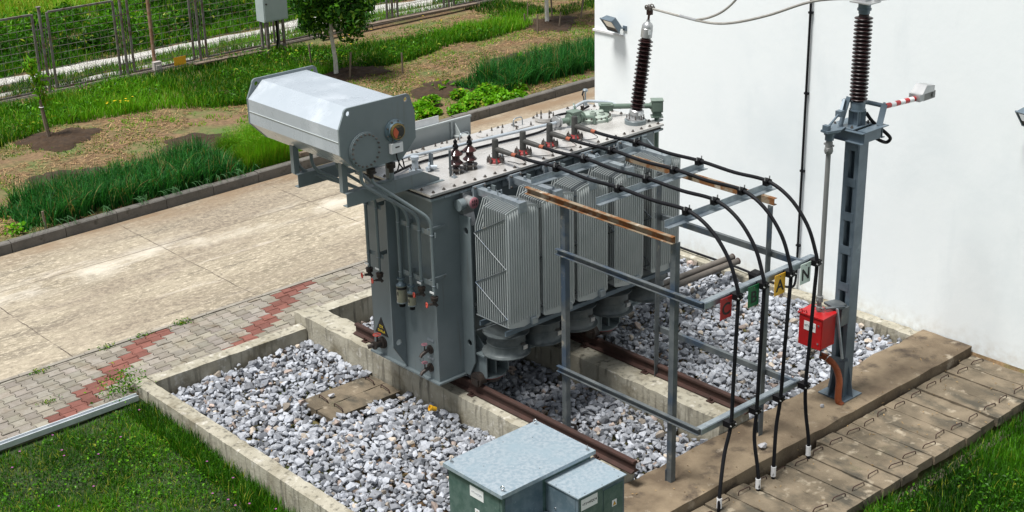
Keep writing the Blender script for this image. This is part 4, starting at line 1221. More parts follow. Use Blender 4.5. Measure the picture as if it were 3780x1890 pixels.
# tap changer head, its drive shaft and gear box
oc = (14.06, 14.1)
h = MB().lathe([(.25, 0), (.25, .035), (.243, .04), (.21, .045), (.21, .06), (.19, .075), (.12, .088), (.0, .092)], (*oc, ZL+.0005), n=40).build('tap_changer_head', M['greenlid'], T)
for k in range(20):
    t = 2*math.pi*k/20
    MB().lathe([(.014, 0), (.014, .018), (.008, .019), (.008, .03)], (oc[0]+.229*math.cos(t), oc[1]+.229*math.sin(t), ZL+.041), n=6).build('head_bolt', M['bolt'], h)
MB().lathe([(.05, 0), (.045, .05), (.03, .052), (.03, .03)], (oc[0]-.1, oc[1]-.08, ZL+.09), n=18).build('vent_cap', M['greenlid'], h)
MB().lathe([(.05, 0), (.05, .015), (.03, .02), (.03, .04), (.04, .045), (.03, .06)], (oc[0]+.02, oc[1]-.12, ZL+.085), n=18).build('vent_cap', M['greenlid'], h)
MB().box(oc[0]-.008, oc[0]+.008, oc[1]-.272, oc[1]-.215, ZL+.001, ZL+.065).build('lug', M['green'], h)
gd = Vector((.75, -.66, 0)); gn = Vector((.66, .75, 0)); gc = Vector((14.25, 14.06, 3.235))
def ob_box(mb, c, l, w, z0, z1):
    P = [c+gd*(i*l)+gn*(j*w) for i, j in ((-1, -1), (1, -1), (1, 1), (-1, 1))]
    mb.hexa([(p.x, p.y, z0) for p in P]+[(p.x, p.y, z1) for p in P]); return mb
gb = MB()
ob_box(gb, gc, .085, .06, 3.195, 3.26); ob_box(gb, gc, .1, .075, 3.2605, 3.274); ob_box(gb, gc, .07, .045, 3.2745, 3.284)
ob_box(gb, gc, .092, .066, 3.186, 3.1945)
gb.lathe([(.055, 3.15), (.06, 3.1855)], (gc.x, gc.y, 0), n=16)
for i in (-1, 0, 1):
    ob_box(gb, gc+gd*i*.06-gn*.0645, .006, .004, 3.196, 3.259)
gb.build('drive_gear', M['green'], h)
e0 = gc+gd*.086; e1 = Vector((14.86, 13.64, 3.205))-gd*.082
MB().tube([e0, e0+gd*.02, e0+gd*.021, e1-gd*.021, e1-gd*.02, e1], [.052, .052, .038, .038, .05, .05], 16).build('drive_shaft', M['green'], T)
bc = Vector((14.86, 13.64, 0))
gx_ = MB()
ob_box(gx_, bc, .08, .075, 3.125, 3.285); ob_box(gx_, bc, .088, .083, 3.2855, 3.297); ob_box(gx_, bc-gn*.0785, .065, .003, 3.14, 3.27)
ob_box(gx_, bc, .06, .06, 3.06, 3.1245); ob_box(gx_, bc, .085, .08, 3.045, 3.0595)
gx_.build('bevel_gear_box', M['green'], T)
MB().tube([(14.86, 13.64, 3.0445), (14.86, 13.64, .8)], .035, 12).build('vertical_drive_shaft', M['green'], T)
MB().box(14.4, 14.95, 13.6, 13.68, 2.97, 2.995).build('gear_box_bracket', M['paint'], T)
# oil relay on the pipe
rl = MB().box(13.53, 13.67, 13.97, 14.1, 3.16, 3.3).box(13.52, 13.69, 13.96, 14.11, 3.3005, 3.315)
rl.lathe([(.05, 0), (.05, .03)], (13.6, 13.9695, 3.21), (0, -1, 0), 16)
rl.lathe([(.085, 0), (.085, .016)], (13.5295, 14.05, 3.2), (-1, .1, 0), 18); rl.lathe([(.085, 0), (.085, .016)], (13.6705, 14.03, 3.2), (1, 0, 0), 18)
rl.lathe([(.05, 0), (.05, .06), (.075, .061), (.075, .075)], (13.687, 14.03, 3.2), (1, -.1, 0), 16)
rl.lathe([(.06, 0), (.06, .02)], (13.7, 14.13, 3.32), (.6, -.6, .3), 16)
rl.tube(arc_path([(13.74, 14.0, 3.2), (13.86, 13.9, 3.2), (13.87, 13.89, 3.1)], .05), .025, 8)
rl.lathe([(.055, -.01), (.05, -.06), (.02, -.065)], (13.6, 14.03, 3.17), n=14)
rl.build('oil_relay', M['green'], T)
MB().cyl((13.4, 14.1, 3.19), (13.52, 14.05, 3.195), .04, n=14).build('relay_pipe', M['green'], T)
vb = MB().lathe([(.082, 0), (.082, .018), (.06, .02), (.06, .05), (.085, .052), (.085, .07)], (13.395, 14.115, 3.19), (-1, .1, 0), 18).box(13.3, 13.37, 14.08, 14.15, ZL+.0005, 3.12).build('pipe_valve', M['cast'], T)
# rear bypass pipe and thermometer pocket
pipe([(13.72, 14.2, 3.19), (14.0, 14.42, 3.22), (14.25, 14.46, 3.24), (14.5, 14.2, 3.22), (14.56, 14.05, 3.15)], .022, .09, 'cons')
MB().lathe([(.03, 0), (.03, .03), (.012, .031), (.012, .2), (.035, .205), (.04, .225), (.03, .24)], (14.46, 14.68, ZL+.0005), n=14).build('thermometer_pocket', M['galv'], T)
MB().tube(spline([(14.38, 14.66, 3.28), (14.38, 14.63, 3.2), (14.3, 14.55, 3.1)]), .008, 6).cyl((14.38, 14.66, 3.26), (14.42, 14.68, 3.3), .014, n=8).build('sensor_lead', M['black'], T)
MB().lathe([(.03, 0), (.03, .02), (.02, .021), (.022, .1), (.03, .11)], (14.12, 14.4, ZL+.0005), n=12).build('air_vent', M['darkmetal'], T)
# thin earth wires between bushings
for (a, b) in (((12.05, 13.25), (11.83, 13.35)), ((12.53, 13.25), (12.05, 13.45)), ((13.0, 13.3), (12.6, 13.45)), ((13.45, 13.35), (12.95, 13.5)), ((12.1, 13.62), (11.9, 13.75))):
    MB().tube(spline([(a[0]-.2, a[1]+.1, 3.24), (a[0]-.05, a[1]+.02, 3.12), ((a[0]+b[0])/2, b[1]-.03, ZL+.012), (b[0]+.1, b[1]+.05, ZL+.012), (b[0]+.05, b[1]+.14, ZL+.02)]), .005, 5).build('earth_wire', M['black'], T)
MB().box(11.98, 12.015, 13.72, 13.73, ZL, ZL+.12).build('cable_post', M['galv'], T)
# stamped sheet panel standing behind the cover (radiator bank on the far side)
rp = MB().box(10.95, 12.5, 14.95, 14.962, 3.0, 3.31).box(10.95, 12.5, 14.925, 14.9495, 3.285, 3.31).box(12.13, 12.16, 14.9255, 14.9495, 2.9, 3.2845)
for xg in (12.2, 11.05):
    rp.hexa([(xg, 14.948, 3.09), (xg+.012, 14.948, 3.09), (xg+.012, 14.79, 3.09), (xg, 14.79, 3.09), (xg, 14.948, 3.26), (xg+.012, 14.948, 3.26), (xg+.012, 14.93, 3.26), (xg, 14.93, 3.26)])
rp.box(12.17, 12.34, 14.79, 14.948, 3.065, 3.0895)
rp.build('rear_cabinet_panel', M['rad'], T)
MB().box(11.5, 11.95, 14.9635, 14.97, 3.1, 3.41).build('white_notice', M['whitep'], T)
MB().box(11.2, 12.5, 14.963, 15.5, .8, 2.98).build('rear_radiator_bank', M['paint'], T)
MB().box(10.5, 14.4, 14.81, 14.83, 2.9, 3.0).build('rear_beam', M['paint'], T)
# thin leaning struts between tank and radiators
for x in (11.38, 11.98, 12.6, 13.25, 14.2):
    MB().bar((x, 13.24, 2.97), (x+.1, 13.05, 2.75), .018, .004, (0, 1, 0)).build('strap', M['galv'], T)
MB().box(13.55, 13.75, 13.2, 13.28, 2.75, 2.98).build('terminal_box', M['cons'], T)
# two dirty drain pipes reaching towards the building
for k, (y, zc) in enumerate(((13.75, .31), (13.64, .27))):
    pp_ = MB().tube([(14.0, y, zc+.06), (15.2, y, zc+.02), (16.0, y+.01, zc+.005), (16.78, y, zc)], [.049, .048, .05, .049], 14)
    t_ = thing('waste_pipe', ('upper' if k == 0 else 'lower')+' of two dirty grey pipes ending by the white wall', 'pipe', (15.5, y, zc-.07), 'dirty pipes at the transformer')
    pp_.build('pipe', M['wastepipe'], t_)
    MB().lathe([(.052, 0), (.056, .02), (.042, .03), (.038, .01)], (16.775, y, zc), (1, 0, .03), 12).build('pipe_end', M['rust'], t_)

# ------------------------------------------------------------------ cable support frame of angle and channel steel
FR = thing('cable_frame', 'open angle-steel frame carrying four black cables, with two rusty top beams', 'steel frame', (12.15, 10.9, 0))
fx = (11.34, 12.96); fy = (10.1, 11.87)
a7 = angle_prof(.075, .008)
for i, x in enumerate(fx):
    for j, y in enumerate(fy):
        zb = .03 if j == 0 else -.3
        mb = MB()
        X0 = x-.0375 if i == 0 else x+.0375
        # L-section post, corner outward
        sx_ = 1 if i == 0 else -1
        mb.box(min(X0, X0+sx_*.075), max(X0, X0+sx_*.075), y-.0375, y-.0295, zb, 3.08)
        mb.box(min(X0, X0+sx_*.008), max(X0, X0+sx_*.008), y-.0294, y+.0375, zb, 3.08)
        mb.build('post', M['postmat'], FR)
        if j == 0:
            MB().box(x-.05, x+.05, y+.038, y+.046, .04, .2).build('foot_plate', M['postmat'], FR)
        else:
            MB().tube(arc_path([(x+.04, y, .1), (x+.13, y-.03, .06), (x+.14, y-.03, -.25)], .03, 3), .02, 6).build('foot_stub', M['darkmetal'], FR)
for i, x in enumerate(fx):
    xo = x-.047 if i == 0 else x+.047
    # rusty top beam: channel, flanges outward
    MB().beam((xo, 12.47, 3.125), (xo, 10.06, 3.125), chan_prof(.085, .055, .007) if i == 0 else [(-a, b) for a, b in reversed(chan_prof(.085, .055, .007))]).build('rusty_beam', M['rustbeam'], FR)
    for z, y1_ in ((2.47, 11.95), (.905, 11.95)):
        MB().beam((xo, y1_, z), (xo, 9.625, z), chan_prof(.075, .05, .007) if i == 0 else [(-a, b) for a, b in reversed(chan_prof(.075, .05, .007))]).build('side_beam', M['postmat'], FR)
for y in (12.48, 11.41, 10.33):
    MB().beam((11.4 if y < 12 else 11.36, y, 3.169), (13.3, y, 3.169), [(0, 0), (.075, 0), (.075, .008), (.008, .008), (.008, .085), (0, .085)]).build('cross_beam', M['galv'], FR)
for z in (2.43, .865):
    xr__ = 13.27 if z > 2 else 13.1
    MB().beam((11.29, 9.615, z), (xr__, 9.615, z), [(0, 0), (.008, 0), (.008, .067), (-.075, .067), (-.075, .075), (0, .075)][::1]).build('end_beam', M['galv'], FR)

# ------------------------------------------------------------------ phase plates
def sign(letter, x, mk, label):
    r_ = thing('phase_plate', label, 'sign', (x, 9.56, 2.37), 'letter plates on the cable frame')
    pl = MB().box(x-.095, x+.095, 9.556, 9.562, 2.245, 2.5).build('plate', M[mk], r_)
    text('letter', letter, .2, (x, 9.5545, 2.355), XP, ZP, M['ink'], r_, bold=.004)
    MB().cyl((x, 9.556, 2.475), (x, 9.548, 2.475), .007, n=8).build('screw', M['bolt'], r_)
sign('C', 11.59, 'platered', 'red plate with a black letter C on the frame')
sign('B', 12.065, 'plategreen', 'dark green plate with a black letter B on the frame')
sign('A', 12.535, 'yellow', 'yellow plate with a black letter A on the frame')
sign('N', 13.01, 'platewhite', 'pale plate with a black letter N on the frame')

# ------------------------------------------------------------------ four black power cables
low = [11.68, 12.14, 12.58, 13.06]
bot = [(11.40, 9.40), (12.06, 9.37), (12.41, 9.42), (13.11, 9.44)]
mid = [11.75, 12.20, 12.685, 13.17]
for k, (xb, nm) in enumerate(zip(CX, ('C', 'B', 'A', 'N'))):
    col_ = ('red C', 'green B', 'yellow A', 'pale N')[k]
    r_ = thing('power_cable', f'thick black power cable arching down beside the {col_} plate', 'cable', (xb, 11.5, 3.2), 'black cables on the frame')
    x1 = mid[k]
    xs = [xb, xb, xb-.02, xb-.03, xb-.05]
    pts = [(xb, 13.3, 3.275), (xb, 12.9, 3.275), (xb-.01, 12.44, 3.305), (xb-.02, 11.9, 3.285), (xb-.03, 11.36, 3.305), (xb-.04, 10.8, 3.29), (xb-.05, 10.28, 3.305),
           (xb-.05+(x1-xb+.05)*.3, 9.94, 3.17), (xb-.05+(x1-xb+.05)*.65, 9.68, 2.9), (x1, 9.55, 2.6), (x1, 9.52, 2.45), (x1+(low[k]-x1)*.3, 9.51, 2.1), (x1+(low[k]-x1)*.7, 9.505, 1.4), (low[k], 9.5, .9), (low[k]*.6+bot[k][0]*.4, 9.49, .55), (bot[k][0], bot[k][1], .12), (bot[k][0], bot[k][1], -.25)]
    MB().tube(spline(pts, 6), .0225, 12).build('cable', M['black'], r_)
    MB().lathe([(.045, 0), (.041, .25), (.036, .26)], (xb, 13.6, ZL+.06), n=22).build('elbow_plug', M['sleeve'], r_)
    MB().tube([(xb, 13.6, 3.28), (xb, 13.52, 3.28), (xb, 13.46, 3.28), (xb, 13.36, 3.278), (xb, 13.355, 3.278), (xb, 13.27, 3.276)], [.032, .036, .034, .034, .031, .03], 16).build('elbow_arm', M['sleeve'], r_)
    MB().tube([(xb, 13.2695, 3.276), (xb, 13.2, 3.276)], [.0275, .026], 14).build('orange_sleeve', M['orange'], r_)
    def clamp(c, ax):
        cx, cy, cz = c
        q = MB()
        if ax == 'y':
            q.box(cx-.048, cx+.048, cy-.032, cy+.032, cz-.05, cz-.012)
            q.lathe([(.037, -.032), (.037, .032)], (cx, cy, cz), (0, 1, 0), 14)
            q.box(cx-.054, cx+.054, cy-.03, cy+.03, cz-.011, cz+.012)
            o_ = q.build('clamp', M['blackplastic'], r_)
            for s_ in (-1, 1):
                MB().cyl((cx+s_*.044, cy, cz+.012), (cx+s_*.044, cy, cz+.055), .008, n=8).build('clamp_bolt', M['cast'], o_)
        else:
            q.box(cx-.048, cx+.048, cy-.012, cy+.08, cz-.035, cz+.035)
            q.lathe([(.037, -.032), (.037, .032)], (cx, cy, cz), (0, 0, 1), 14)
            q.box(cx-.054, cx+.054, cy-.03, cy-.0125, cz-.03, cz+.03)
            o_ = q.build('clamp', M['blackplastic'], r_)
            for s_ in (-1, 1):
                MB().cyl((cx+s_*.044, cy-.03, cz), (cx+s_*.044, cy-.048, cz), .008, n=8).build('clamp_bolt', M['cast'], o_)
    clamp((xb-.01, 12.44, 3.305), 'y'); clamp((xb-.03, 11.36, 3.305), 'y'); clamp((xb-.05, 10.28, 3.305), 'y')
    clamp((x1, 9.522, 2.47), 'z'); clamp((low[k], 9.502, .905), 'z')
    bx, by = bot[k]
    MB().lathe([(.031, -.04), (.031, .09), (.026, .092), (.026, .04)], (bx, by, .0), n=18).build('white_sleeve', M['whitep'], r_)

# ------------------------------------------------------------------ disconnector on a lattice column by the wall
DC = thing('disconnector', 'tall blue-grey steel column with a ribbed brown insulator and red-white striped arm', 'disconnector', (14.6, 10.05, .05))
cx0, cx1, cy0, cy1 = 14.5, 14.68, 9.95, 10.17
q = MB()
for (ya, yb_) in ((cy0, cy0+.008), (cy1-.008, cy1)): q.box(cx0, cx1, ya, yb_, .05, 3.55)
o = q  # two channels, open towards each other
for xa in (cx0, cx1-.008):
    q.box(xa, xa+.008, cy0+.0081, cy0+.065, .05, 3.55); q.box(xa, xa+.008, cy1-.065, cy1-.0081, .05, 3.55)
q.build('column', M['steelblue'], DC)
for z in (.45, 1.05, 1.55, 2.05, 2.5, 2.95, 3.42):
    for xa in (cx0-.0065, cx1+.0005):
        MB().box(xa, xa+.006, cy0+.03, cy1-.03, z, z+.11).build('batten', M['steelblue'], DC)
MB().box(cx0-.1, cx1+.1, cy0-.1, cy1+.1, .046, .064).build('base_plate', M['steelblue'], DC)
for (px0, py0, vx, vy) in ((cx0-.0005, cy0+.06, -.09, 0), (cx0-.0005, cy1-.06, -.09, 0), (cx0+.09, cy0-.0005, 0, -.09), (cx1+.0005, cy0+.06, .09, 0), (cx0+.09, cy1+.0005, 0, .09)):
    MB().prism([(px0, py0, .0645), (px0+vx, py0+vy, .0645), (px0, py0, .5)], (0, .012, 0) if vx else (.012, 0, 0)).build('gusset', M['steelblue'], DC)
MB().bar((14.495, 9.9, .62), (14.495, 10.22, .55), .006, .05).build('strap', M['steelblue'], DC)
# head frame: two channels along Y with a plate on top
for xa, m_ in ((14.40, 1), (14.76, -1)):
    MB().beam((xa, 9.82, 3.64), (xa, 10.36, 3.64), [(m_*-a, b) for a, b in chan_prof(.14, .06, .008)][::m_]).build('head_channel', M['steelblue'], DC)
for yy in (9.83, 10.34): MB().box(14.41, 14.75, yy, yy+.008, 3.575, 3.705).build('head_web', M['steelblue'], DC)
MB().box(14.38, 14.80, 9.98, 10.34, 3.7105, 3.725).build('head_plate', M['steelblue'], DC)
MB().box(14.40, 14.86, 9.80, 9.93, 3.7105, 3.722).build('head_plate', M['steelblue'], DC)
MB().prism([(14.40, 10.3, 3.7255), (14.40, 10.1, 3.7255), (14.12, 10.02, 3.7255), (14.02, 10.1, 3.7255), (14.05, 10.22, 3.7255)], (0, 0, .014)).build('bearing_plate', M['steelblue'], DC)
for (x, y) in ((14.42, 10.03), (14.42, 10.28), (14.75, 10.03), (14.75, 10.28)):
    MB().lathe([(.018, 0), (.018, .018), (.01, .019), (.01, .035)], (x, y, 3.7255), n=6).build('bolt', M['bolt'], DC)
ic = Vector((14.6, 10.09, 0))
pd = MB()
for t in (0, math.pi/2):
    c, s = math.cos(t+.7)*.105, math.sin(t+.7)*.105
    pd.bar((ic.x-c, ic.y-s, 3.815), (ic.x+c, ic.y+s, 3.815), .012, .178)
pd.lathe([(.1, 3.9045), (.1, 3.92), (.09, 3.921), (.092, 4.0), (.085, 4.02)], ic, n=24)
pd.lathe([(.05, 3.7255), (.05, 3.904)], ic, n=12)
pd.build('pedestal', M['steelblue'], DC)
ins = MB()
prof = [(.06, 4.02)]; z = 4.04
for k in range(22):
    prof += [(.06, z), (.063, z+.006), (.109, z+.008), (.112, z+.012), (.108, z+.017), (.066, z+.03)]
    z += .0472
prof += [(.06, z), (.06, z+.02)]
ins.lathe(prof, ic, n=30)
ins.build('insulator', M['darkbrown'], DC)
MB().lathe([(.068, z+.0205), (.068, z+.06), (.085, z+.061), (.085, z+.085), (.075, z+.09), (.075, z+.15), (.06, z+.16)], ic, n=22).build('insulator_cap', M['steelblue'], DC)
tz = z+.16
tp = MB().box(ic.x-.14, ic.x+.1, ic.y-.16, ic.y+.12, tz+.0005, tz+.014).box(ic.x-.06, ic.x+.06, ic.y-.05, ic.y+.05, tz+.0145, tz+.1)
tp.bar((ic.x+.05, ic.y-.1, tz+.02), (ic.x+.2, ic.y-.2, tz+.03), .03, .012)
tp.build('terminal_plate', M['cast'], DC)
MB().bar((ic.x, ic.y, tz+.13), (ic.x+.9, ic.y-.2, tz+.2), .05, .05).build('contact_arm', M['cast'], DC)
# pivot shaft, brackets, striped arm and counterweight head
pv = Vector((14.9, 9.93, 3.93))
MB().bar((14.42, 10.2, 3.7255), (14.5, 10.16, 4.08), .012, .06, (0, 1, 0)).build('bracket', M['steelblue'], DC)
MB().bar((14.74, 9.86, 3.72), (14.88, 9.9, 3.96), .014, .08, (.9, -.4, 0)).build('bracket', M['steelblue'], DC)
MB().tube([(14.46, 10.2, 4.03), (14.64, 10.22, 4.0), (14.78, 10.06, 3.97), pv], .028, 12).lathe([(.045, 0), (.045, .02), (.03, .021), (.03, .01)], pv, (.7, -.7, -.1), 18).build('pivot_shaft', M['steelblue'], DC)
tip = Vector((15.66, 9.95, 3.865))
a0 = pv+Vector((.06, .01, -.02))
n = 7
for k in range(n):
    A = a0.lerp(tip, k/n); B = a0.lerp(tip, (k+1)/n-.0008)
    MB().cyl(A, B, .034, n=14).build('arm_stripe', M['whitep' if k % 2 else 'redpaint'], DC)
hd2 = MB().box(15.6, 15.7, 9.87, 10.03, 3.84, 3.93).hexa([(15.64, 9.86, 3.9305), (15.9, 9.86, 3.9305), (15.9, 10.04, 3.9305), (15.64, 10.04, 3.9305), (15.74, 9.87, 4.03), (15.92, 9.87, 4.0), (15.92, 10.03, 4.0), (15.74, 10.03, 4.03)])
hd2.build('arm_hood', M['cast'], DC)
MB().box(15.7005, 15.96, 9.88, 10.02, 3.83, 3.925).cyl((15.9, 9.879, 3.88), (15.9, 9.86, 3.88), .03, n=14).build('arm_head', M['pvc'], DC)
MB().tube(spline([(14.7, 10.03, 3.86), (14.78, 9.98, 3.74), (14.92, 9.86, 3.58), (15.0, 9.86, 3.5), (14.98, 9.9, 3.45), (14.86, 9.92, 3.5), (14.8, 10.0, 3.56)]), .022, 8).build('flex_lead', M['black'], DC)
# crank, link and vertical operating rod
MB().lathe([(.055, 3.63), (.055, 3.7), (.07, 3.701), (.07, 3.725)], (14.1, 10.12, 0), n=16).prism([(14.0, 10.18, 3.7405), (13.98, 10.06, 3.7405), (14.16, 10.0, 3.7405), (14.2, 10.1, 3.7405)], (0, 0, .03)).build('bearing', M['steelblue'], DC)
MB().box(14.0, 14.06, 10.08, 10.16, 3.771, 3.83).bar((14.06, 10.12, 3.8), (14.32, 10.16, 3.9), .02, .02).box(14.3, 14.38, 10.12, 10.2, 3.87, 3.94).bar((14.38, 10.17, 3.92), (14.47, 10.2, 4.04), .03, .05).build('link', M['steelblue'], DC)
u_ = MB().lathe([(.03, 3.63), (.045, 3.6), (.045, 3.54), (.05, 3.535), (.055, 3.49), (.045, 3.46), (.035, 3.455)], (14.1, 10.12, 0), n=14).cyl((14.03, 10.1, 3.51), (14.17, 10.14, 3.51), .015, n=8).cyl((14.1, 10.05, 3.57), (14.1, 10.19, 3.57), .014, n=8)
u_.build('universal_joint', M['pvc'], DC)
MB().cyl((14.1, 10.12, 3.455), (14.1, 10.12, 1.58), .031, n=16).build('operating_rod', M['pvc'], DC)
MB().lathe([(.035, 1.58), (.045, 1.575), (.045, 1.5), (.03, 1.49), (.03, 1.44), (.04, 1.43), (.04, 1.39)], (14.1, 10.12, 0), n=14).cyl((14.04, 10.12, 1.53), (14.16, 10.12, 1.53), .016, n=8).cyl((14.1, 10.05, 1.42), (14.1, 10.19, 1.42), .014, n=8).build('universal_joint', M['pvc'], DC)
MB().bar((14.14, 10.05, 1.41), (14.38, 9.93, 1.4), .045, .02).bar((14.3, 10.12, 1.38), (14.498, 10.06, 1.38), .2, .03).box(14.34, 14.4985, 9.94, 10.14, 1.13, 1.3645).build('rod_bracket', M['postmat'], DC)
MB().bar((14.22, 9.93, 1.42), (14.3, 9.86, .72), .02, .03, (0, 1, 0)).build('crank_handle', M['galv'], DC)

# red drive cabinet
RB = thing('control_box', 'small red metal control box with white nameplate fixed to the column', 'control box', (14.1, 10.12, .92))
MB().box(13.955, 14.22, 9.945, 10.305, .93, 1.335).build('body', M['redpaint'], RB)
MB().hexa([(13.935, 9.925, 1.3355), (14.24, 9.925, 1.3355), (14.24, 10.325, 1.3355), (13.935, 10.325, 1.3355), (13.935, 9.925, 1.355), (14.24, 9.925, 1.37), (14.24, 10.325, 1.37), (13.935, 10.325, 1.355)]).build('roof', M['redpaint'], RB)
d_ = MB().box(13.945, 13.9545, 9.955, 10.3, .915, 1.32).build('door', M['redpaint'], RB)
pn = MB().box(13.9405, 13.9445, 10.04, 10.22, 1.14, 1.26).build('nameplate', M['white'], RB)
text('lettering', '=T1-Q61', .042, (13.9385, 10.13, 1.2), YM, ZP, M['ink'], pn)
for z in (1.25, 1.0):
    MB().lathe([(.013, 0), (.013, .008)], (13.9445, 9.995, z), XM, 12).build('lock', M['chrome'], d_)
for y in (10.27, 10.2):
    MB().tube([(13.97, y, 1.35), (13.95, y+.01, 1.4), (13.93, y+.02, 1.38), (13.92, y+.02, 1.405)], .008, 6).build('hook', M['redpaint'], RB)
MB().tube(spline([(14.05, 10.2, .93), (14.06, 10.22, .8), (14.15, 10.2, .74), (14.3, 10.2, .76)]), .007, 6).tube(spline([(14.1, 10.05, .93), (14.14, 10.08, .75), (14.28, 10.17, .67), (14.36, 10.2, .63)]), .01, 6).build('gland_cable', M['black'], RB)
hs_ = thing('flexible_conduit', 'orange corrugated conduit bending from the column down to the walkway', 'conduit', (14.35, 9.95, .05))
pth = spline([(14.33, 10.22, .64), (14.35, 10.12, .615), (14.36, 10.0, .54), (14.37, 9.935, .38), (14.36, 9.925, .2), (14.35, 9.91, .08), (14.36, 9.86, .03)], 14)
dense = []
for i in range(len(pth)-1):
    for j in range(3): dense.append(pth[i].lerp(pth[i+1], j/3))
MB().tube(dense, [.046 if (i//2) % 2 else .037 for i in range(len(dense))], 14).build('hose', M['hose'], hs_)
MB().ring(pth[14], (pth[15]-pth[13]), .042, .005, 16).build('hose_band', M['chrome'], hs_)

# bare overhead cables from the bushing head
CT = Vector((ic.x-.02, ic.y-.02, tz+.05))
A = HVT
MB_ = MB().tube(spline([A+Vector((0, 0, .0)), (14.5, 12.9, 4.655), (14.53, 12.64, 4.635), (14.55, 12.33, 4.64), (14.56, 11.98, 4.71), (14.56, 11.47, 4.88), (14.58, 10.8, 5.15), CT], 8), .017, 8)
w_ = thing('overhead_cable', 'bare grey cable sagging from the transformer bushing to the insulator column', 'cable', (14.5, 12, 4.7))
MB_.build('cable', M['wire'], w_)
MB().tube([(14.5, 12.92, 4.66), (14.53, 12.66, 4.637)], .021, 8).build('wrapping', M['cast'], w_)
w2 = thing('overhead_cable', 'bare grey branch cable rising out of the top of the photo', 'cable', (14.5, 12, 4.9))
MB().tube(spline([(14.53, 12.66, 4.64), (14.55, 12.43, 4.71), (14.57, 12.2, 4.84), (14.6, 12.0, 5.05), (14.65, 11.8, 5.4), (14.8, 11.3, 6.4), (15.4, 10.5, 7.5)], 8), .016, 8).build('cable', M['wire'], w2)

# ------------------------------------------------------------------ green cabinet in front
KB = thing('control_cabinet', 'green galvanised control cabinet with a lower side box in the foreground', 'cabinet', (9.2, 10.2, -.1))
ca = dict(x0=8.53, x1=9.9, y0=9.91, y1=10.86, zt=1.1)
MB().box(8.57, 9.86, 9.95, 10.82, -.1, 1.055).build('body', M['greencab'], KB)
l_ = MB().box(ca['x0'], ca['x1'], ca['y0'], ca['y1'], 1.0555, ca['zt']).build('lid', M['galvlid'], KB)
MB().box(8.5665, 8.5695, 9.99, 10.78, -.02, 1.03).build('door', M['greencab'], KB)
MB().box(8.61, 9.14, 9.9465, 9.9495, -.02, 1.04).build('side_panel', M['bluecab'], KB)
for (x, y) in ((8.6, 10.8), (9.83, 10.8), (9.83, 9.97), (8.6, 9.97)):
    MB().cyl((x, y, 1.1), (x, y, 1.118), .017, n=12).ring((x, y, 1.14), (1, .4, 0) if (x+y) < 19 or x > 9.8 and y > 10.5 else (1, -1, 0), .021, .006, 18).build('eyebolt', M['chrome'], KB)
for (x, y) in ((8.8, 10.5), (9.2, 10.05), (9.6, 10.6), (9.3, 10.75)):
    MB().lathe([(.006, 0), (.005, .003)], (x, y, 1.1), n=8).build('rivet', M['bolt'], l_)
np_ = MB().box(8.5625, 8.566, 10.24, 10.46, .86, .99).build('nameplate', M['white'], KB)
text('lettering', '=T1+NQP4', .036, (8.5605, 10.35, .925), YM, ZP, M['inkfaded'], np_)
def warn(c, xd, s=.05):
    xd = Vector(xd); n_ = xd.cross(Vector((0, 0, 1))); c = Vector(c)
    P = lambda a, b, k: c+xd*a+Vector((0, 0, b))+n_*k
    w_ = MB().prism([P(-s, -s*1.1, 0), P(s, -s*1.1, 0), P(s, s*1.1, 0), P(-s, s*1.1, 0)], n_*.003).build('warning_label', M['white'], KB)
    MB().prism([P(-s*.8, -s*.8, .0032), P(s*.8, -s*.8, .0032), P(0, s*.75, .0032)], n_*.0012).build('triangle', M['ink'], w_)
    MB().prism([P(-s*.62, -s*.69, .0046), P(s*.62, -s*.69, .0046), P(0, s*.55, .0046)], n_*.0012).build('triangle_fill', M['yellow'], w_)
    MB().prism([P(.0, s*.25, .006), P(-s*.16, -s*.2, .006), P(s*.02, -s*.16, .006), P(-s*.06, -s*.6, .006), P(s*.16, -s*.05, .006), P(s*.0, -s*.08, .006)], n_*.001).build('bolt_symbol', M['ink'], w_)
warn((8.566, 10.35, .69), (0, -1, 0), .036)
# blue marking on the right-hand face
MB().box(9.17-.56, 9.17-.47, 9.9435, 9.946, .93, 1.01).build('blue_sticker', M['steelblue'], KB)
# lower box
sbx = MB().box(9.19, 9.88, 9.46, 9.9495, -.1, .985).build('side_box', M['bluecab'], KB)
MB().box(9.175, 9.895, 9.44, 9.9495, .9855, 1.0).build('side_box_lid', M['galvlid'], KB)
MB().box(9.1865, 9.1895, 9.5, 9.94, -.05, .95).build('side_box_panel', M['bluecab'], KB)
MB().box(9.21, 9.55, 9.4565, 9.4595, -.05, .965).build('side_box_door', M['greencab'], KB)
MB().box(9.56, 9.85, 9.452, 9.4595, -.05, .93).build('side_box_door', M['greencab'], KB)
np2 = MB().box(9.23, 9.47, 9.453, 9.456, .82, .95).build('nameplate', M['white'], KB)
text('lettering', '=T1+NQC4', .042, (9.35, 9.4515, .885), XP, ZP, M['ink'], np2)
warn((9.72, 9.4515, .72), (1, 0, 0), .034)
for (x, y) in ((9.3, 9.47), (9.55, 9.465), (9.8, 9.47), (9.87, 9.6), (9.87, 9.8), (9.2, 9.6), (9.2, 9.8)):
    MB().lathe([(.007, 0), (.006, .003)], (x, y, 1.0), n=8).build('rivet', M['bolt'], sbx)
for (y, z) in ((9.8, .72), (9.65, .62)):
    MB().lathe([(.016, 0), (.014, .008)], (9.1865, y, z), XM, 10).build('panel_bolt', M['chrome'], sbx)
MB().box(8.85, 9.15, 9.6, 9.945, -.1, .62).box(8.82, 9.17, 9.57, 9.945, .6205, .64).build('lower_box', M['bluecab'], KB)

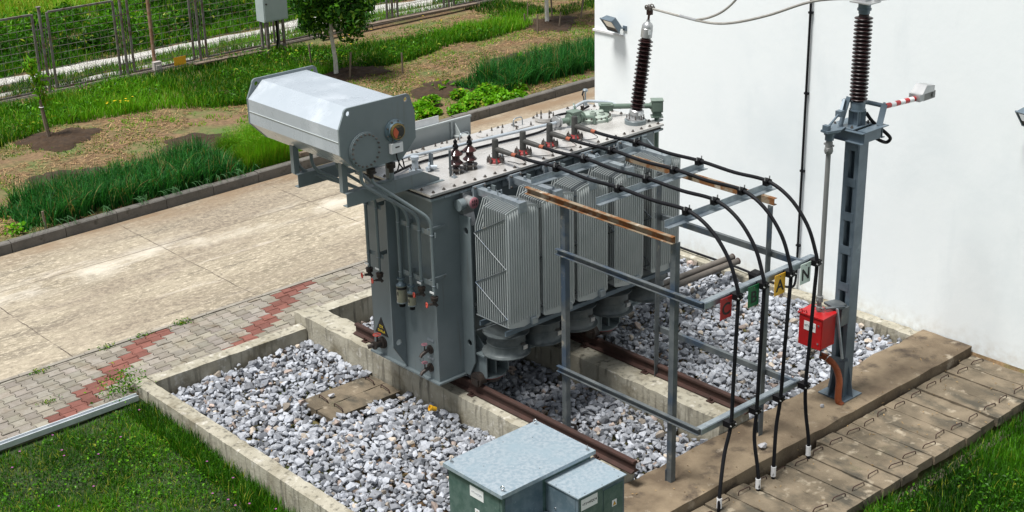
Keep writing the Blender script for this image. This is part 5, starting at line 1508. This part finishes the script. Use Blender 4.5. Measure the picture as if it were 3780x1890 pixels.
# ------------------------------------------------------------------ vegetation
M['blade'] = leaf_mat('grass_blade', (1, 1, 1), .5, .3)
M['leaf'] = leaf_mat('leaf', (1, 1, 1), .42, .3)
M['straw'] = leaf_mat('dry_straw', (1, 1, 1), .8, .0)
G_DARK, G_MID, G_LIT, G_YEL = map(np.array, ((.007, .034, .002), (.038, .14, .004), (.14, .36, .01), (.26, .3, .03)))
def greens(n, r, patch=None, lit=.5, yel=.05):
    t = r.random(n)*.45+ (np.clip((patch-.5)*1.5+.5, 0, 1) if patch is not None else r.random(n))*.55
    t = np.clip(t+(lit-.5), 0, 1)[:, None]
    c = np.where(t < .5, G_DARK+(G_MID-G_DARK)*t*2, G_MID+(G_LIT-G_MID)*(t-.5)*2)
    y = r.random(n) < yel
    c[y] = G_YEL*r.uniform(.7, 1.1, (y.sum(), 1))
    return c*r.uniform(.8, 1.2, (n, 1))
def scatter(n, x0, x1, y0, y1, r, keep=None):
    x = r.uniform(x0, x1, n); y = r.uniform(y0, y1, n)
    if keep is not None:
        k = keep(x, y); x, y = x[k], y[k]
    return x, y, ground_z(x, y)
def grass(name, n, x0, x1, y0, y1, hmin, hmax, w, seed, keep=None, lit=.5, yel=.05, clump=.5, lean=.6, label=None):
    r = np.random.default_rng(seed)
    x, y, z = scatter(n, x0, x1, y0, y1, r, keep)
    c = vnoise(x, y, clump, seed); c2 = vnoise(x, y, clump*3.1, seed+1)
    k = r.random(len(x)) < .35+.65*c
    x, y, z, c, c2 = x[k], y[k], z[k], c[k], c2[k]
    h = (hmin+(hmax-hmin)*(r.random(len(x))*.6+c*.4))*(.75+.5*c2)
    o = blades(name, np.stack([x, y, z-.01], 1), h, w*r.uniform(.7, 1.4, len(x)), M['blade'], greens(len(x), r, c2, lit, yel), lean, 3, .6, seed)
    return tag(o, label, 'grass', kind='stuff')
def leaves(name, P, r, L, lit=.5, yel=.05, up=.5, aspect=.5, m='leaf', patch=None):
    n = len(P)
    N = r.normal(size=(n, 3)); N[:, 2] = np.abs(N[:, 2])+up
    Ls = L*r.uniform(.6, 1.35, n)
    V, F = leaf_arrays(P, N, Ls, Ls*aspect*r.uniform(.8, 1.2, n), r)
    return fast_mesh(name, V, F, M[m], np.repeat(greens(n, r, patch, lit, yel), 4, 0))

# front lawn and the grass at the right
grass('lawn_grass', 130000, 3.2, 7.95, 10.3, 16.55, .045, .14, .009, 21, lit=.52, yel=.12, clump=.42, lean=.9, label='green lawn in front of the gravel pit at lower left')
r = np.random.default_rng(22)
x, y, z = scatter(9000, 4.5, 7.95, 11, 16.5, r, lambda x, y: vnoise(x, y, .5, 77) > .5)
tag(leaves('clover', np.stack([x, y, z+r.uniform(.02, .1, len(x))], 1), r, .035, .48, .03, 1.2, .8), 'clover leaves growing through the front lawn', 'clover', kind='stuff')
# taller tufts against the wall
grass('wall_grass', 5000, 7.6, 7.97, 11.5, 16.5, .12, .3, .01, 23, lit=.36, clump=.4, label='taller grass growing against the front pit wall')
grass('bank_grass', 76000, 11.6, 19.2, 4.8, 8.33, .1, .28, .011, 24, lit=.27, yel=.04, clump=.45, label='dark green grass beside the trench slabs at lower right')
r = np.random.default_rng(25)
x, y, z = scatter(9000, 12.5, 18.5, 5.6, 8.2, r, lambda x, y: vnoise(x, y, .55, 78) > .45)
tag(leaves('bank_weeds', np.stack([x, y, z+r.uniform(.04, .22, len(x))], 1), r, .05, .4, .02, .9, .55), 'leafy weeds in the grass beside the trench', 'weeds', kind='stuff')
# weeds at the pit corner, in the paving joints
r = np.random.default_rng(26)
P = np.array([7.78, 16.85, .02])+r.normal(0, 1, (420, 3))*[.14, .1, .0]+np.array([0, 0, 1])*r.random((420, 1))*.3
tag(leaves('corner_weed', P, r, .045, .62, .08, .3, .45), 'tuft of weeds sprouting at the corner of the low wall', 'weeds', kind='stuff')
for k, (x_, y_) in enumerate(((6.25, 18.2), (7.25, 18.28), (8.3, 18.35), (8.9, 18.33), (9.6, 18.36), (8.2, 17.0), (9.5, 18.3), (6.9, 17.3))):
    n = 60; P = np.array([x_, y_, .0])+r.normal(0, 1, (n, 3))*[.08, .03, 0]+np.array([0, 0, 1])*r.random((n, 1))*.05
    o = leaves('joint_weed', P, r, .035, .5, .2, .5, .5)
    tag(o, ['first', 'second', 'third', 'fourth', 'fifth', 'sixth', 'seventh', 'eighth'][k]+' small weed from the lower left rooted in the block paving joints', 'weeds', 'weeds in the paving joints', 'stuff')
# flowers
def flowers(name, pts, colr, s, label, cat):
    V = []; F = []; 
    for i, p in enumerate(pts):
        for q in range(5):
            t = 2*math.pi*q/5
            b = len(V)
            V += [p, p+np.array([math.cos(t-.5)*s, math.sin(t-.5)*s, s*.2]), p+np.array([math.cos(t)*s*1.4, math.sin(t)*s*1.4, s*.15]), p+np.array([math.cos(t+.5)*s, math.sin(t+.5)*s, s*.2])]
            F.append((b, b+1, b+2, b+3))
    o = fast_mesh(name, np.array(V), np.array(F), M['straw'], np.tile(np.array([colr]), (len(V), 1)))
    return tag(o, label, cat, kind='stuff')
r = np.random.default_rng(27)
x, y, z = scatter(26, 5.8, 7.9, 12.2, 16.4, r)
flowers('clover_flowers', np.stack([x, y, z+.16], 1), (.35, .1, .3), .012, 'small pink clover flowers in the front lawn', 'flowers')
flowers('yellow_flowers', np.concatenate([np.array([[14.15+r.normal(0, .22), 28.75+r.normal(0, .12), .45+r.random()*.06] for _ in range(11)]), np.array([[22+r.normal(0, 1.2), 30.1+r.normal(0, .3), .42] for _ in range(12)])]), (.7, .5, .02), .02, 'small yellow flowers in the grass by the fence', 'flowers')

# ---- behind the kerb
S_ = .986
front = lambda x: np.interp(x, [4, 9.0, 11.2, 12.8, 14.1, 16.4, 17.5, 18.6, 19.9, 20.7, 22.4, 22.9, 25.3, 26.1, 26.6, 40], [28.4, 28.3, 28.4, 28.95, 28.85, 27.6, 26.95, 27.9, 28.4, 27.8, 28.2, 28.35, 28.25, 28.5, 33, 33])
back = lambda x: np.interp(x, [4, 19.5, 20.5, 21.5, 23, 26.5], [31.2, 31.2, 30.6, 30.0, 29.75, 29.5])
keepb = lambda x, y: (y > front(x)+.35*(vnoise(x, y, .5, 9)-.5)) & (y < back(x)+.4*(vnoise(x, y, .6, 10)-.5))
grass('garden_grass', 150000, 6.5, 27, 26.4, 31.4, .1, .34, .018, 31, keepb, lit=.56, yel=.08, clump=.6, label='band of tall green grass along the wire fence')
r = np.random.default_rng(32)
x, y, z = scatter(16000, 7, 26.5, 26.5, 31.2, r, lambda x, y: keepb(x, y) & (vnoise(x, y, .8, 79) > .55))
tag(leaves('garden_weeds', np.stack([x, y, z+r.uniform(.05, .28, len(x))], 1), r, .085, .5, .05, .8, .5), 'broad-leaved weeds among the grass by the fence', 'weeds', kind='stuff')
grass('far_patch_grass', 16000, 26.2, 32, 28.4, 31.5, .1, .26, .018, 33, lambda x, y: (vnoise(x, y, 1.0, 11) > .35) & (y > 28.7+(x-26.5)*.02) & (((x-26.3)**2+(y-28.4)**2) > .9), lit=.42, label='grass patch behind the second white tree trunk')
# short sparse grass and straw on the worked soil
keepg = lambda x, y: (y > 23.25+.0235*(x-8.85)) & ~keepb(x, y) & (y < 31)
grass('sparse_grass', 120000, 6.5, 31, 23.2, 31, .03, .085, .02, 34, lambda x, y: keepg(x, y) & (vnoise(x, y, .8, 12)*.6+vnoise(x, y, .25, 13)*.4 > .47), lit=.68, yel=.3, clump=.3, lean=1, label='thin short grass over the worked garden soil')
r = np.random.default_rng(35)
x, y, z = scatter(60000, 6.5, 31, 23.2, 31, r, lambda x, y: keepg(x, y) & (vnoise(x, y, 1.1, 14) > .3))
n = len(x); a = r.random(n)*np.pi; L = r.uniform(.04, .17, n); w = r.uniform(.006, .014, n)
d = np.stack([np.cos(a), np.sin(a), r.normal(0, .12, n)], 1)*L[:, None]*.5; s = np.stack([-np.sin(a), np.cos(a), np.zeros(n)], 1)*w[:, None]*.5
c0 = np.stack([x, y, z+r.uniform(.006, .03, n)], 1)
V = np.stack([c0-d-s, c0+d-s, c0+d+s, c0-d+s], 1).reshape(-1, 3)
cc = np.where(r.random((n, 1)) < .55, np.array([[.36, .24, .12]]), np.array([[.16, .09, .045]]))*r.uniform(.55, 1.35, (n, 1))
tag(fast_mesh('straw_mulch', V, np.arange(n*4).reshape(n, 4), M['straw'], np.repeat(cc, 4, 0)), 'brown straw and dead stalks strewn over the garden soil', 'straw', kind='stuff')

# dug soil patches
M['dug'] = mat('dug_soil', (.05, .029, .014), (.028, .016, .008), 9, rough=1, bump=1, bscale=14)
def patch(x, y, rx, ry, seed):
    r = np.random.default_rng(seed)
    V = []; F = []; nr, na = 9, 40
    for i in range(nr+1):
        t = i/nr
        for k in range(na):
            a = 2*math.pi*k/na
            e = 1+.16*math.sin(a*3+seed)+.1*math.sin(a*7+seed*2)+r.normal(0, .03)
            px, py = x+math.cos(a)*rx*t*e, y+math.sin(a)*ry*t*e
            h = .075*(1-t**2)+r.normal(0, .014)*(t < .95)
            V.append((px, py, float(ground_z(px, py))+h+.012-.03*(t == 1)))
    for i in range(nr):
        for k in range(na):
            F.append((i*na+k, i*na+(k+1) % na, (i+1)*na+(k+1) % na, (i+1)*na+k))
    tag(fast_mesh('soil_patch', np.array(V), np.array(F), M['dug'], smooth=True), kind='structure')
for k, p in enumerate(((12.35, 28.1, .85, .75), (11.3, 25.5, .9, .7), (14.25, 25.75, .85, .6), (19.75, 28.0, 1.0, .65), (20.35, 25.3, .75, .75), (23.3, 25.95, .95, .7), (26.55, 28.35, 1.0, .8), (29.0, 26.3, .9, .6), (16.6, 28.6, .3, .3))):
    patch(*p, k+1)
def seedling(x, y, label):
    r = np.random.default_rng(int(x*10))
    P = np.array([x, y, float(ground_z(x, y))+.1])+r.normal(0, 1, (9, 3))*[.09, .09, .03]
    tag(leaves('seedling', P, r, .14, .8, .2, 1, .6), label, 'seedling', 'seedlings on the dug soil')
seedling(20.2, 25.25, 'light green seedling left on the dug soil patch beyond the oil tank')
seedling(20.5, 25.45, 'light green seedling at the back of the dug soil patch beyond the oil tank')
seedling(20.65, 25.15, 'light green seedling right on the dug soil patch beyond the oil tank')
seedling(23.3, 25.9, 'light green seedling on the soil patch beside the right-hand onions')

# onion rows, dill, leafy bed
def onions(name, x0, x1, y0, y1, n, h0, h1, seed, label):
    r = np.random.default_rng(seed)
    nb = n//11
    bx = r.uniform(x0, x1, nb); by = r.uniform(y0, y1, nb)
    e = np.clip(np.minimum(bx-x0, x1-bx)/.5, .45, 1)
    i = np.repeat(np.arange(nb), 11)
    x = bx[i]+r.normal(0, .03, len(i)); y = by[i]+r.normal(0, .03, len(i))
    h = r.uniform(h0, h1, len(i))*e[i]*(.8+.35*vnoise(x, y, .4, seed))
    t = r.random((len(i), 1))
    c = np.array([.006, .055, .01])*(1-t)+np.array([.04, .2, .035])*t
    c = c*r.uniform(.6, 1.3, (len(i), 1))
    old = r.random(len(i)) < .06; c[old] = np.array([.24, .2, .07])
    o = blades(name, np.stack([x, y, ground_z(x, y)-.02], 1), h, np.full(len(i), .02), M['blade'], c, .75, 5, .75, seed)
    tag(o, label, 'onions', kind='stuff')
onions('onion_bed', 9.45, 14.1, 23.32, 24.75, 9500, .38, .72, 41, 'long bed of dark blue-green onion leaves behind the kerb at left')
onions('onion_bed', 20.7, 26.5, 23.95, 25.2, 9500, .45, .75, 42, 'bed of onion leaves running behind the white building')
# a few onion leaves flopped over the kerb
r = np.random.default_rng(43)
x = r.uniform(9.5, 14.0, 90); y = np.full(90, 23.28)+.0235*(x-8.85)
n = 90; seg = 6
V = np.zeros((n, seg+1, 2, 3)); 
for i in range(seg+1):
    t = i/seg
    zz = .15+.22*np.sin(t*2.4)*r.uniform(.9, 1.1, n)-.1*t
    V[:, i, 0] = np.stack([x+(t*.25)*np.sin(x*9), y-.32*t, zz], 1); V[:, i, 1] = V[:, i, 0]+np.array([.014*(1-t*.8), 0, .003])
F = np.zeros((n, seg, 4), int); o = np.arange(n)*(seg+1)*2
for i in range(seg):
    F[:, i] = np.stack([o+2*i, o+2*i+1, o+2*i+3, o+2*i+2], 1)
tag(fast_mesh('drooping_leaves', V.reshape(-1, 3), F.reshape(-1, 4), M['blade'], np.repeat(np.array([[.05, .14, .05]])*r.uniform(.6, 1.5, (n, 1)), (seg+1)*2, 0)), 'onion leaves drooping over the kerb', 'onions', kind='stuff')
grass('dill', 14000, 13.95, 14.95, 23.4, 24.55, .35, .72, .007, 44, None, lit=.85, yel=.15, clump=.3, lean=.5, label='feathery bright green dill at the right end of the onion bed')
r = np.random.default_rng(45)
x, y, z = scatter(9000, 14.0, 14.9, 23.45, 24.5, r)
tag(leaves('dill_fronds', np.stack([x, y, z+r.uniform(.1, .66, len(x))], 1), r, .05, .85, .15, .2, .14), 'fine dill fronds beside the onions', 'dill', kind='stuff')
grass('yellow_grass', 9000, 14.9, 17.2, 23.35, 24.6, .08, .25, .014, 46, None, lit=.85, yel=.4, clump=.4, label='yellow-green grass behind the kerb below the oil tank')
def bed(x0, x1, y0, y1, h, n, L, seed, lit, label, name='leafy_bed'):
    r = np.random.default_rng(seed)
    nc = int((x1-x0)*(y1-y0)*9)
    cx = r.uniform(x0, x1, nc); cy = r.uniform(y0, y1, nc); ch = r.uniform(.6, 1.1, nc)*h
    i = r.integers(0, nc, n)
    u = r.normal(size=(n, 3)); u /= np.linalg.norm(u, axis=1, keepdims=True); u[:, 2] = np.abs(u[:, 2])
    rad = r.random(n)[:, None]**.4
    P = np.stack([cx[i], cy[i], ground_z(cx[i], cy[i])+.02], 1)+u*rad*np.stack([np.full(n, .24), np.full(n, .24), ch[i]], 1)
    tag(leaves(name, P, r, L, lit, .1, .9, .75, patch=rad[:, 0]), label, 'leafy plants', kind='stuff')
bed(18.3, 21.7, 23.55, 24.5, .22, 5600, .1, 47, .58, 'bright leafy strawberry bed behind the kerb beyond the transformer')
bed(7.5, 9.1, 23.5, 24.7, .14, 2600, .06, 48, .6, 'low feathery green plants at the far left behind the kerb')
bed(9.15, 9.6, 23.25, 23.6, .2, 70, .09, 49, .6, 'young leafy plant at the left end of the onion bed')

# ---- trees
def crown(c, rx, rz, n, L, seed, lit):
    r = np.random.default_rng(seed)
    nl = 46
    lobes = r.normal(size=(nl, 3)); lobes /= np.linalg.norm(lobes, axis=1, keepdims=True)
    lobes *= r.uniform(.35, 1.0, (nl, 1))*np.array([rx, rx, rz])
    lr = r.uniform(.16, .34, nl)
    i = r.integers(0, nl, n)
    u = r.normal(size=(n, 3)); u /= np.linalg.norm(u, axis=1, keepdims=True)
    P = np.array(c)+lobes[i]+u*(r.random((n, 1))**.45)*lr[i][:, None]*1.25
    N = u+np.array([0, 0, .5])+r.normal(0, .5, (n, 3))
    Ls = L*r.uniform(.6, 1.3, n)
    V, F = leaf_arrays(P, N, Ls, Ls*.45, r)
    col_ = np.where(r.random((n, 1)) < .3, np.array([[.09, .24, .015]]), np.array([[.022, .085, .008]]))*r.uniform(.6, 1.4, (n, 1))
    tips = r.random(n) < .06; col_[tips] = [.2, .33, .04]
    return V, F, np.repeat(col_, 4, 0)
def tree(label, x, y, cz, rx, rz, n, L, seed, lean=(0, 0)):
    z0 = float(ground_z(x, y))
    t = thing('fruit_tree', label, 'tree', (x, y, z0), 'young trees in the garden')
    top = Vector((x+lean[0], y+lean[1], cz-rz*.55))
    b0 = Vector((x, y, z0-.05))
    MB().tube([b0, b0.lerp(top, .3)+Vector((.02, 0, 0)), b0.lerp(top, .7)+Vector((-.015, .01, 0)), top], [.06, .05, .046, .04], 10).build('trunk', M['limewash'], t)
    lb = MB(); rr_ = random.Random(seed)
    for k in range(9):
        a = k*2.4; e = Vector((top.x+math.cos(a)*rx*.8, top.y+math.sin(a)*rx*.8, cz+rr_.uniform(-.3, .8)*rz))
        lb.tube([top-Vector((0, 0, .05)), top.lerp(e, .5)+Vector((0, 0, .12)), e], [.03, .018, .006], 6)
    lb.build('limbs', M['bark'], t)
    V, F, C_ = crown((top.x, top.y, cz), rx, rz, n, L, seed, .4)
    o = fast_mesh('crown', V-np.array([x, y, z0]), F, M['leaf'], C_); o.parent = t
tree('bushy dark green young tree with a white-painted trunk beyond the oil tank', 19.36, 28.05, 2.12, 1.0, 1.05, 14000, .14, 51, (-.05, .0))
tree('young tree with white-painted trunk near the building, crown above the photo', 26.5, 28.35, 2.9, 1.0, .95, 8000, .14, 52, (-.1, .0))
# sapling tied to a stake
t = thing('sapling', 'thin drooping sapling tied to a grey stake at far left', 'sapling', (12.2, 28.25, .15))
MB().tube([(12.2, 28.2, .0), (12.14, 28.22, .5), (12.12, 28.25, 1.0)], [.035, .032, .03], 6).build('stake', M['wood'], t)
MB().tube([(12.27, 28.3, .1), (12.2, 28.3, .7), (12.12, 28.3, 1.3), (12.02, 28.3, 1.85)], [.014, .013, .011, .006], 6).build('trunk', M['bark'], t)
r = np.random.default_rng(53)
u_ = r.random(170)
P = np.stack([12.27-.25*u_+r.normal(0, .075, 170), 28.3+r.normal(0, .075, 170), .95+u_*.95-np.abs(r.normal(0, .07, 170))], 1)
N = r.normal(size=(170, 3)); N[:, 2] *= .3
V, F = leaf_arrays(P, N, r.uniform(.12, .22, 170), r.uniform(.04, .065, 170), r)
o = fast_mesh('crown', V-np.array([12.2, 28.25, .15]), F, M['leaf'], np.repeat(greens(170, r, None, .85, .25), 4, 0)); o.parent = t
MB().ring((12.13, 28.24, .85), (0, 0, 1), .045, .008, 10, 5).build('tie', M['whitep'], t)

# wooden stakes
def stake(x, y, h, label, lean=(0, 0), w=.035):
    z0 = float(ground_z(x, y))
    q = MB().bar((x, y, z0-.1), (x+lean[0], y+lean[1], z0+h), w, w*.8, (0, 1, 0))
    tag(q.build('wooden_stake', M['wood'], origin=(x, y, z0)), label, 'stake', 'wooden stakes in the garden')
stake(19.45, 27.65, .62, 'dark wooden stake leaning right beside the white tree trunk', (.12, .05))
stake(20.65, 27.15, .5, 'upright wooden stake standing alone in the dry grass', (.0, .0))
stake(19.55, 29.35, .55, 'thin wooden stake half hidden in grass behind the oil tank', (-.03, .0))
stake(25.6, 27.75, .52, 'dark upright stake in front of the second soil ring', (0, 0))
stake(26.45, 27.85, .4, 'stake leaning right on the soil ring by the building', (.1, .02))
stake(26.35, 28.95, .55, 'tall thin stake behind the soil ring, left', (0, 0), .025)
stake(26.0, 28.7, .32, 'short stake at the left rim of the soil ring', (0, 0))
stake(27.25, 28.95, .5, 'stake behind the second white trunk', (-.03, 0))
stake(27.6, 28.2, .5, 'pale stake leaning right at the edge of the grass patch', (.16, .05))
stake(9.75, 23.25, .34, 'grey stake at the kerb by the left end of the onions', (-.02, 0))
stake(8.65, 23.2, .24, 'short brown stake by the kerb at the far left', (0, 0))
tag(MB().hexa([(15.1, 23.3, .19), (15.65, 23.27, .19), (15.67, 23.37, .19), (15.12, 23.4, .19), (15.1, 23.3, .27), (15.65, 23.27, .27), (15.67, 23.37, .27), (15.12, 23.4, .27)]).build('timber_block', M['wood'], origin=(15.4, 23.3, .2)), 'short timber block lying on the kerb below the oil tank', 'timber')

# ---- fence
FY = 31.75
FN = thing('wire_fence', 'long wire-mesh fence of rusty framed panels between grey posts', 'fence', (19.9, FY, .1))
nf = 14
for k in range(nf):
    xp = 5.9+2.0*k
    p_ = MB().cyl((xp, FY, -.2), (xp, FY, 2.12), .035, n=10).box(xp-.05, xp+.05, FY-.05, FY+.05, 2.1205, 2.135)
    p_.build('post', M['fencemetal'], FN)
    MB().cyl((xp-.09, FY, .2), (xp-.09, FY, 1.75), .012, n=6).cyl((xp+.09, FY, .2), (xp+.09, FY, 1.75), .012, n=6).bar((xp-.2, FY, 1.62), (xp+.2, FY, 1.62), .02, .02).bar((xp-.2, FY, .45), (xp+.2, FY, .45), .02, .02).build('hinge_rods', M['fencemetal'], FN)
    x0, x1 = xp+.18, xp+1.82
    z0, z1 = .2, 1.98
    f_ = MB()
    for xx in (x0, x1): f_.box(xx-.025, xx+.025, FY-.02, FY+.02, z0, z1)
    for zz in (z0, z1): f_.box(x0+.0255, x1-.0255, FY-.02, FY+.02, zz-.022, zz+.022)
    f_ = f_.build('panel', M['fencemetal'], FN)
    m_ = MB()
    for i in range(1, 11):
        z = z0+(z1-z0)*i/11
        m_.tube([(x0, FY, z), ((x0+x1)/2, FY+.01, z-.006), (x1, FY, z)], .0055, 4, False)
    for i in range(1, 8):
        x = x0+(x1-x0)*i/8
        m_.tube([(x, FY-.006, z0), (x, FY-.006, z1)], .0045, 4, False)
    for i in range(22):                                # diamond netting on the lower part
        x = x0+(x1-x0)*i/22
        m_.tube([(x, FY+.008, z0), (min(x+.5, x1), FY+.008, z0+min(.5, x1-x))], .0022, 3, False)
        m_.tube([(x, FY+.01, z0+min(.5, x-x0)), (min(x+.5, x1) if False else max(x-.5, x0), FY+.01, z0) if False else (x, FY+.01, z0+min(.5, x-x0))], .001, 3, False)
        m_.tube([(x, FY+.011, z0), (max(x-.5, x0), FY+.011, z0+min(.5, x-x0))], .0022, 3, False)
    m_.build('wire_mesh', M['fencemetal'], f_)
fw_ = MB(); x = 5.0
while x < 33:
    fw_.rough_box(x, x+.245, FY-.1, FY+.1, -.1, .065, .25, .006, int(x*7)); fw_.rough_box(x-.12, x+.125, FY-.1, FY+.1, .072, .15, .25, .006, int(x*9)); x += .25
fw_.build('fence_base', M['brick'], FN)
for (xa, ya, xb, yb, lab) in ((17.3, 31.0, 19.4, 31.1, 'long grey plank lying along the foot of the fence by the pale cabinet'), (21.2, 31.35, 26.6, 31.4, 'pale plank lying along the brick base of the fence, far right')):
    tag(MB().bar((xa, ya, .3), (xb, yb, .24), .16, .035).build('plank', M['wood'], origin=(xa, ya, .25)), lab, 'plank')
ys_ = thing('fence_sign', 'square orange-yellow plate hanging low on the wire fence', 'sign', (17.33, FY-.04, .1))
MB().box(17.13, 17.46, FY-.045, FY-.035, .08, .36).build('plate', M['yellow'], ys_)

# rusty pole with meter box; pale cabinet on legs
PXX, PYY = 16.42, 31.35
pl = thing('rusty_pole', 'thin rust-brown pole with a small grey box at its foot, by the fence', 'pole', (PXX, PYY, .1))
MB().cyl((PXX, PYY, .0), (PXX, PYY, 4.5), .042, n=12).build('pole', M['rustpole'], pl)
bx0 = PXX-.1; by0 = PYY-.16
MB().box(bx0, bx0+.2, by0, by0+.115, .28, .48).hexa([(bx0+.04, by0+.02, -.02), (bx0+.2, by0+.02, -.02), (bx0+.2, by0+.11, -.02), (bx0+.04, by0+.11, -.02), (bx0+.02, by0+.01, .2795), (bx0+.2, by0+.01, .2795), (bx0+.2, by0+.11, .2795), (bx0+.02, by0+.11, .2795)]).box(bx0+.04, bx0+.16, by0-.03, by0-.0005, .3, .4).build('meter_box', M['meterbox'], pl)
cb_ = thing('roadside_cabinet', 'pale grey metal cabinet on tall legs beside the fence', 'cabinet', (19.75, 31.0, .1))
MB().box(19.42, 20.12, 30.85, 31.2, 1.0, 2.1).build('body', M['cabwhite'], cb_)
dr = MB().box(19.44, 20.10, 30.835, 30.8495, 1.03, 2.07).build('door', M['cabwhite'], cb_)
MB().lathe([(.025, 0), (.02, .02)], (19.5, 30.8345, 1.45), (0, -1, 0), 12).build('lock', M['darkmetal'], dr)
for (x, y) in ((19.5, 30.9), (19.98, 30.9), (19.5, 31.15), (19.98, 31.15)):
    MB().box(x-.03, x+.03, y-.03, y+.03, -.1, .9995).build('leg', M['fencemetal'], cb_)
MB().tube([(19.85, 31.0, 1.0), (19.86, 31.0, .5), (19.8, 31.02, .1), (19.7, 31.05, .05)], .03, 8).build('feed_cable', M['black'], cb_)

cb_.location.x -= .16
# ---- beyond the fence: gravel track, weeds, meadow
M['track'] = mat('white_gravel_track', (.5, .5, .47), (.32, .31, .28), 7, rough=1, bump=.8, bscale=30, stains_or_reflections=[((.16, .15, .1), 2.2, .58, .72)])
def strip(y0, y1, wob, seed, name):
    xs = np.linspace(4, 40, 90); V = []; F = []
    for i, x in enumerate(xs):
        a = y0(x)+wob*(vnoise(x, 1.0, 1.1, seed)-.5); b = y1(x)+wob*(vnoise(x, 5.0, 1.3, seed+1)-.5)
        for t in (0, .33, .66, 1): 
            yy = a+(b-a)*t
            V.append((x, yy, float(ground_z(x, yy))+.03+(.02 if 0 < t < 1 else -.03)))
    for i in range(len(xs)-1):
        for t in range(3): F.append((i*4+t, i*4+4+t, i*4+5+t, i*4+1+t))
    tag(fast_mesh(name, np.array(V), np.array(F), M['track'], smooth=True), kind='structure')
strip(lambda x: 33.0-.02*(x-14), lambda x: 33.85-.02*(x-14), .5, 61, 'track')
strip(lambda x: 32.12, lambda x: 32.34, .5, 63, 'track')
wk = lambda x, y: (np.abs(y-(33.42-.02*(x-14))) > .42+.15*(vnoise(x, y, .5, 64)-.5)) & ~((np.abs(y-32.22) < .16) & (vnoise(x, y, .7, 65) > .62))
grass('verge_grass', 60000, 8, 36, 31.9, 34.6, .08, .3, .02, 65, wk, lit=.55, yel=.12, clump=.6, label='grass and weeds on the verges of the white track')
r = np.random.default_rng(66)
nc = 620
cx = r.uniform(8, 33, nc); cy = r.uniform(34.0, 39.0, nc)
ch = (.2+.55*vnoise(cx, cy, 2.2, 67))*r.uniform(.7, 1.2, nc)*np.clip((cy-33.7)/1.2, .4, 1)
n = 62000; i = r.integers(0, nc, n)
u = r.normal(size=(n, 3)); u /= np.linalg.norm(u, axis=1, keepdims=True); u[:, 2] = np.abs(u[:, 2])
rad = r.random((n, 1))**.5
P = np.stack([cx[i], cy[i], ground_z(cx[i], cy[i])], 1)+u*rad*np.stack([.42+0*cx[i], .42+0*cx[i], ch[i]], 1)
tag(leaves('weed_thicket', P, r, .17, .46, .05, .5, .36, patch=vnoise(P[:, 0], P[:, 1], 1.3, 68)), 'thick tall weeds beyond the track and fence', 'weeds', kind='stuff')
grass('thicket_grass', 22000, 8, 33, 34.0, 39.3, .2, .5, .02, 69, None, lit=.5, yel=.06, clump=.9, lean=.6, label='tall grass stems among the weeds beyond the fence')
grass('meadow', 110000, 12, 34, 39.0, 52, .25, .5, .03, 70, None, lit=.85, yel=.5, clump=1.6, lean=.8, label='pale yellow-green meadow at the top left beyond the weeds')

# wind-blown litter on the gravel and the slabs
r = np.random.default_rng(81)
x = np.concatenate([r.uniform(8.3, 10.6, 90), r.uniform(13.3, 16.8, 70), r.uniform(10.5, 17, 160)]); y = np.concatenate([r.uniform(10.5, 16.6, 90), r.uniform(10.6, 14.5, 70), r.uniform(8.4, 10.4, 160)])
z = np.where(y > 10.45, .0, np.where(y > 9.64, .06, -.06))
n = len(x); P = np.stack([x, y, z+.0], 1)
N = r.normal(0, .3, (n, 3)); N[:, 2] = 1
V, F = leaf_arrays(P, N, r.uniform(.02, .06, n), r.uniform(.008, .02, n), r)
tag(fast_mesh('leaf_litter', V, F, M['straw'], np.repeat(np.array([[.28, .19, .09]])*r.uniform(.4, 1.3, (n, 1)), 4, 0)), 'scraps of dry leaf blown over gravel and slabs', 'litter', kind='stuff')
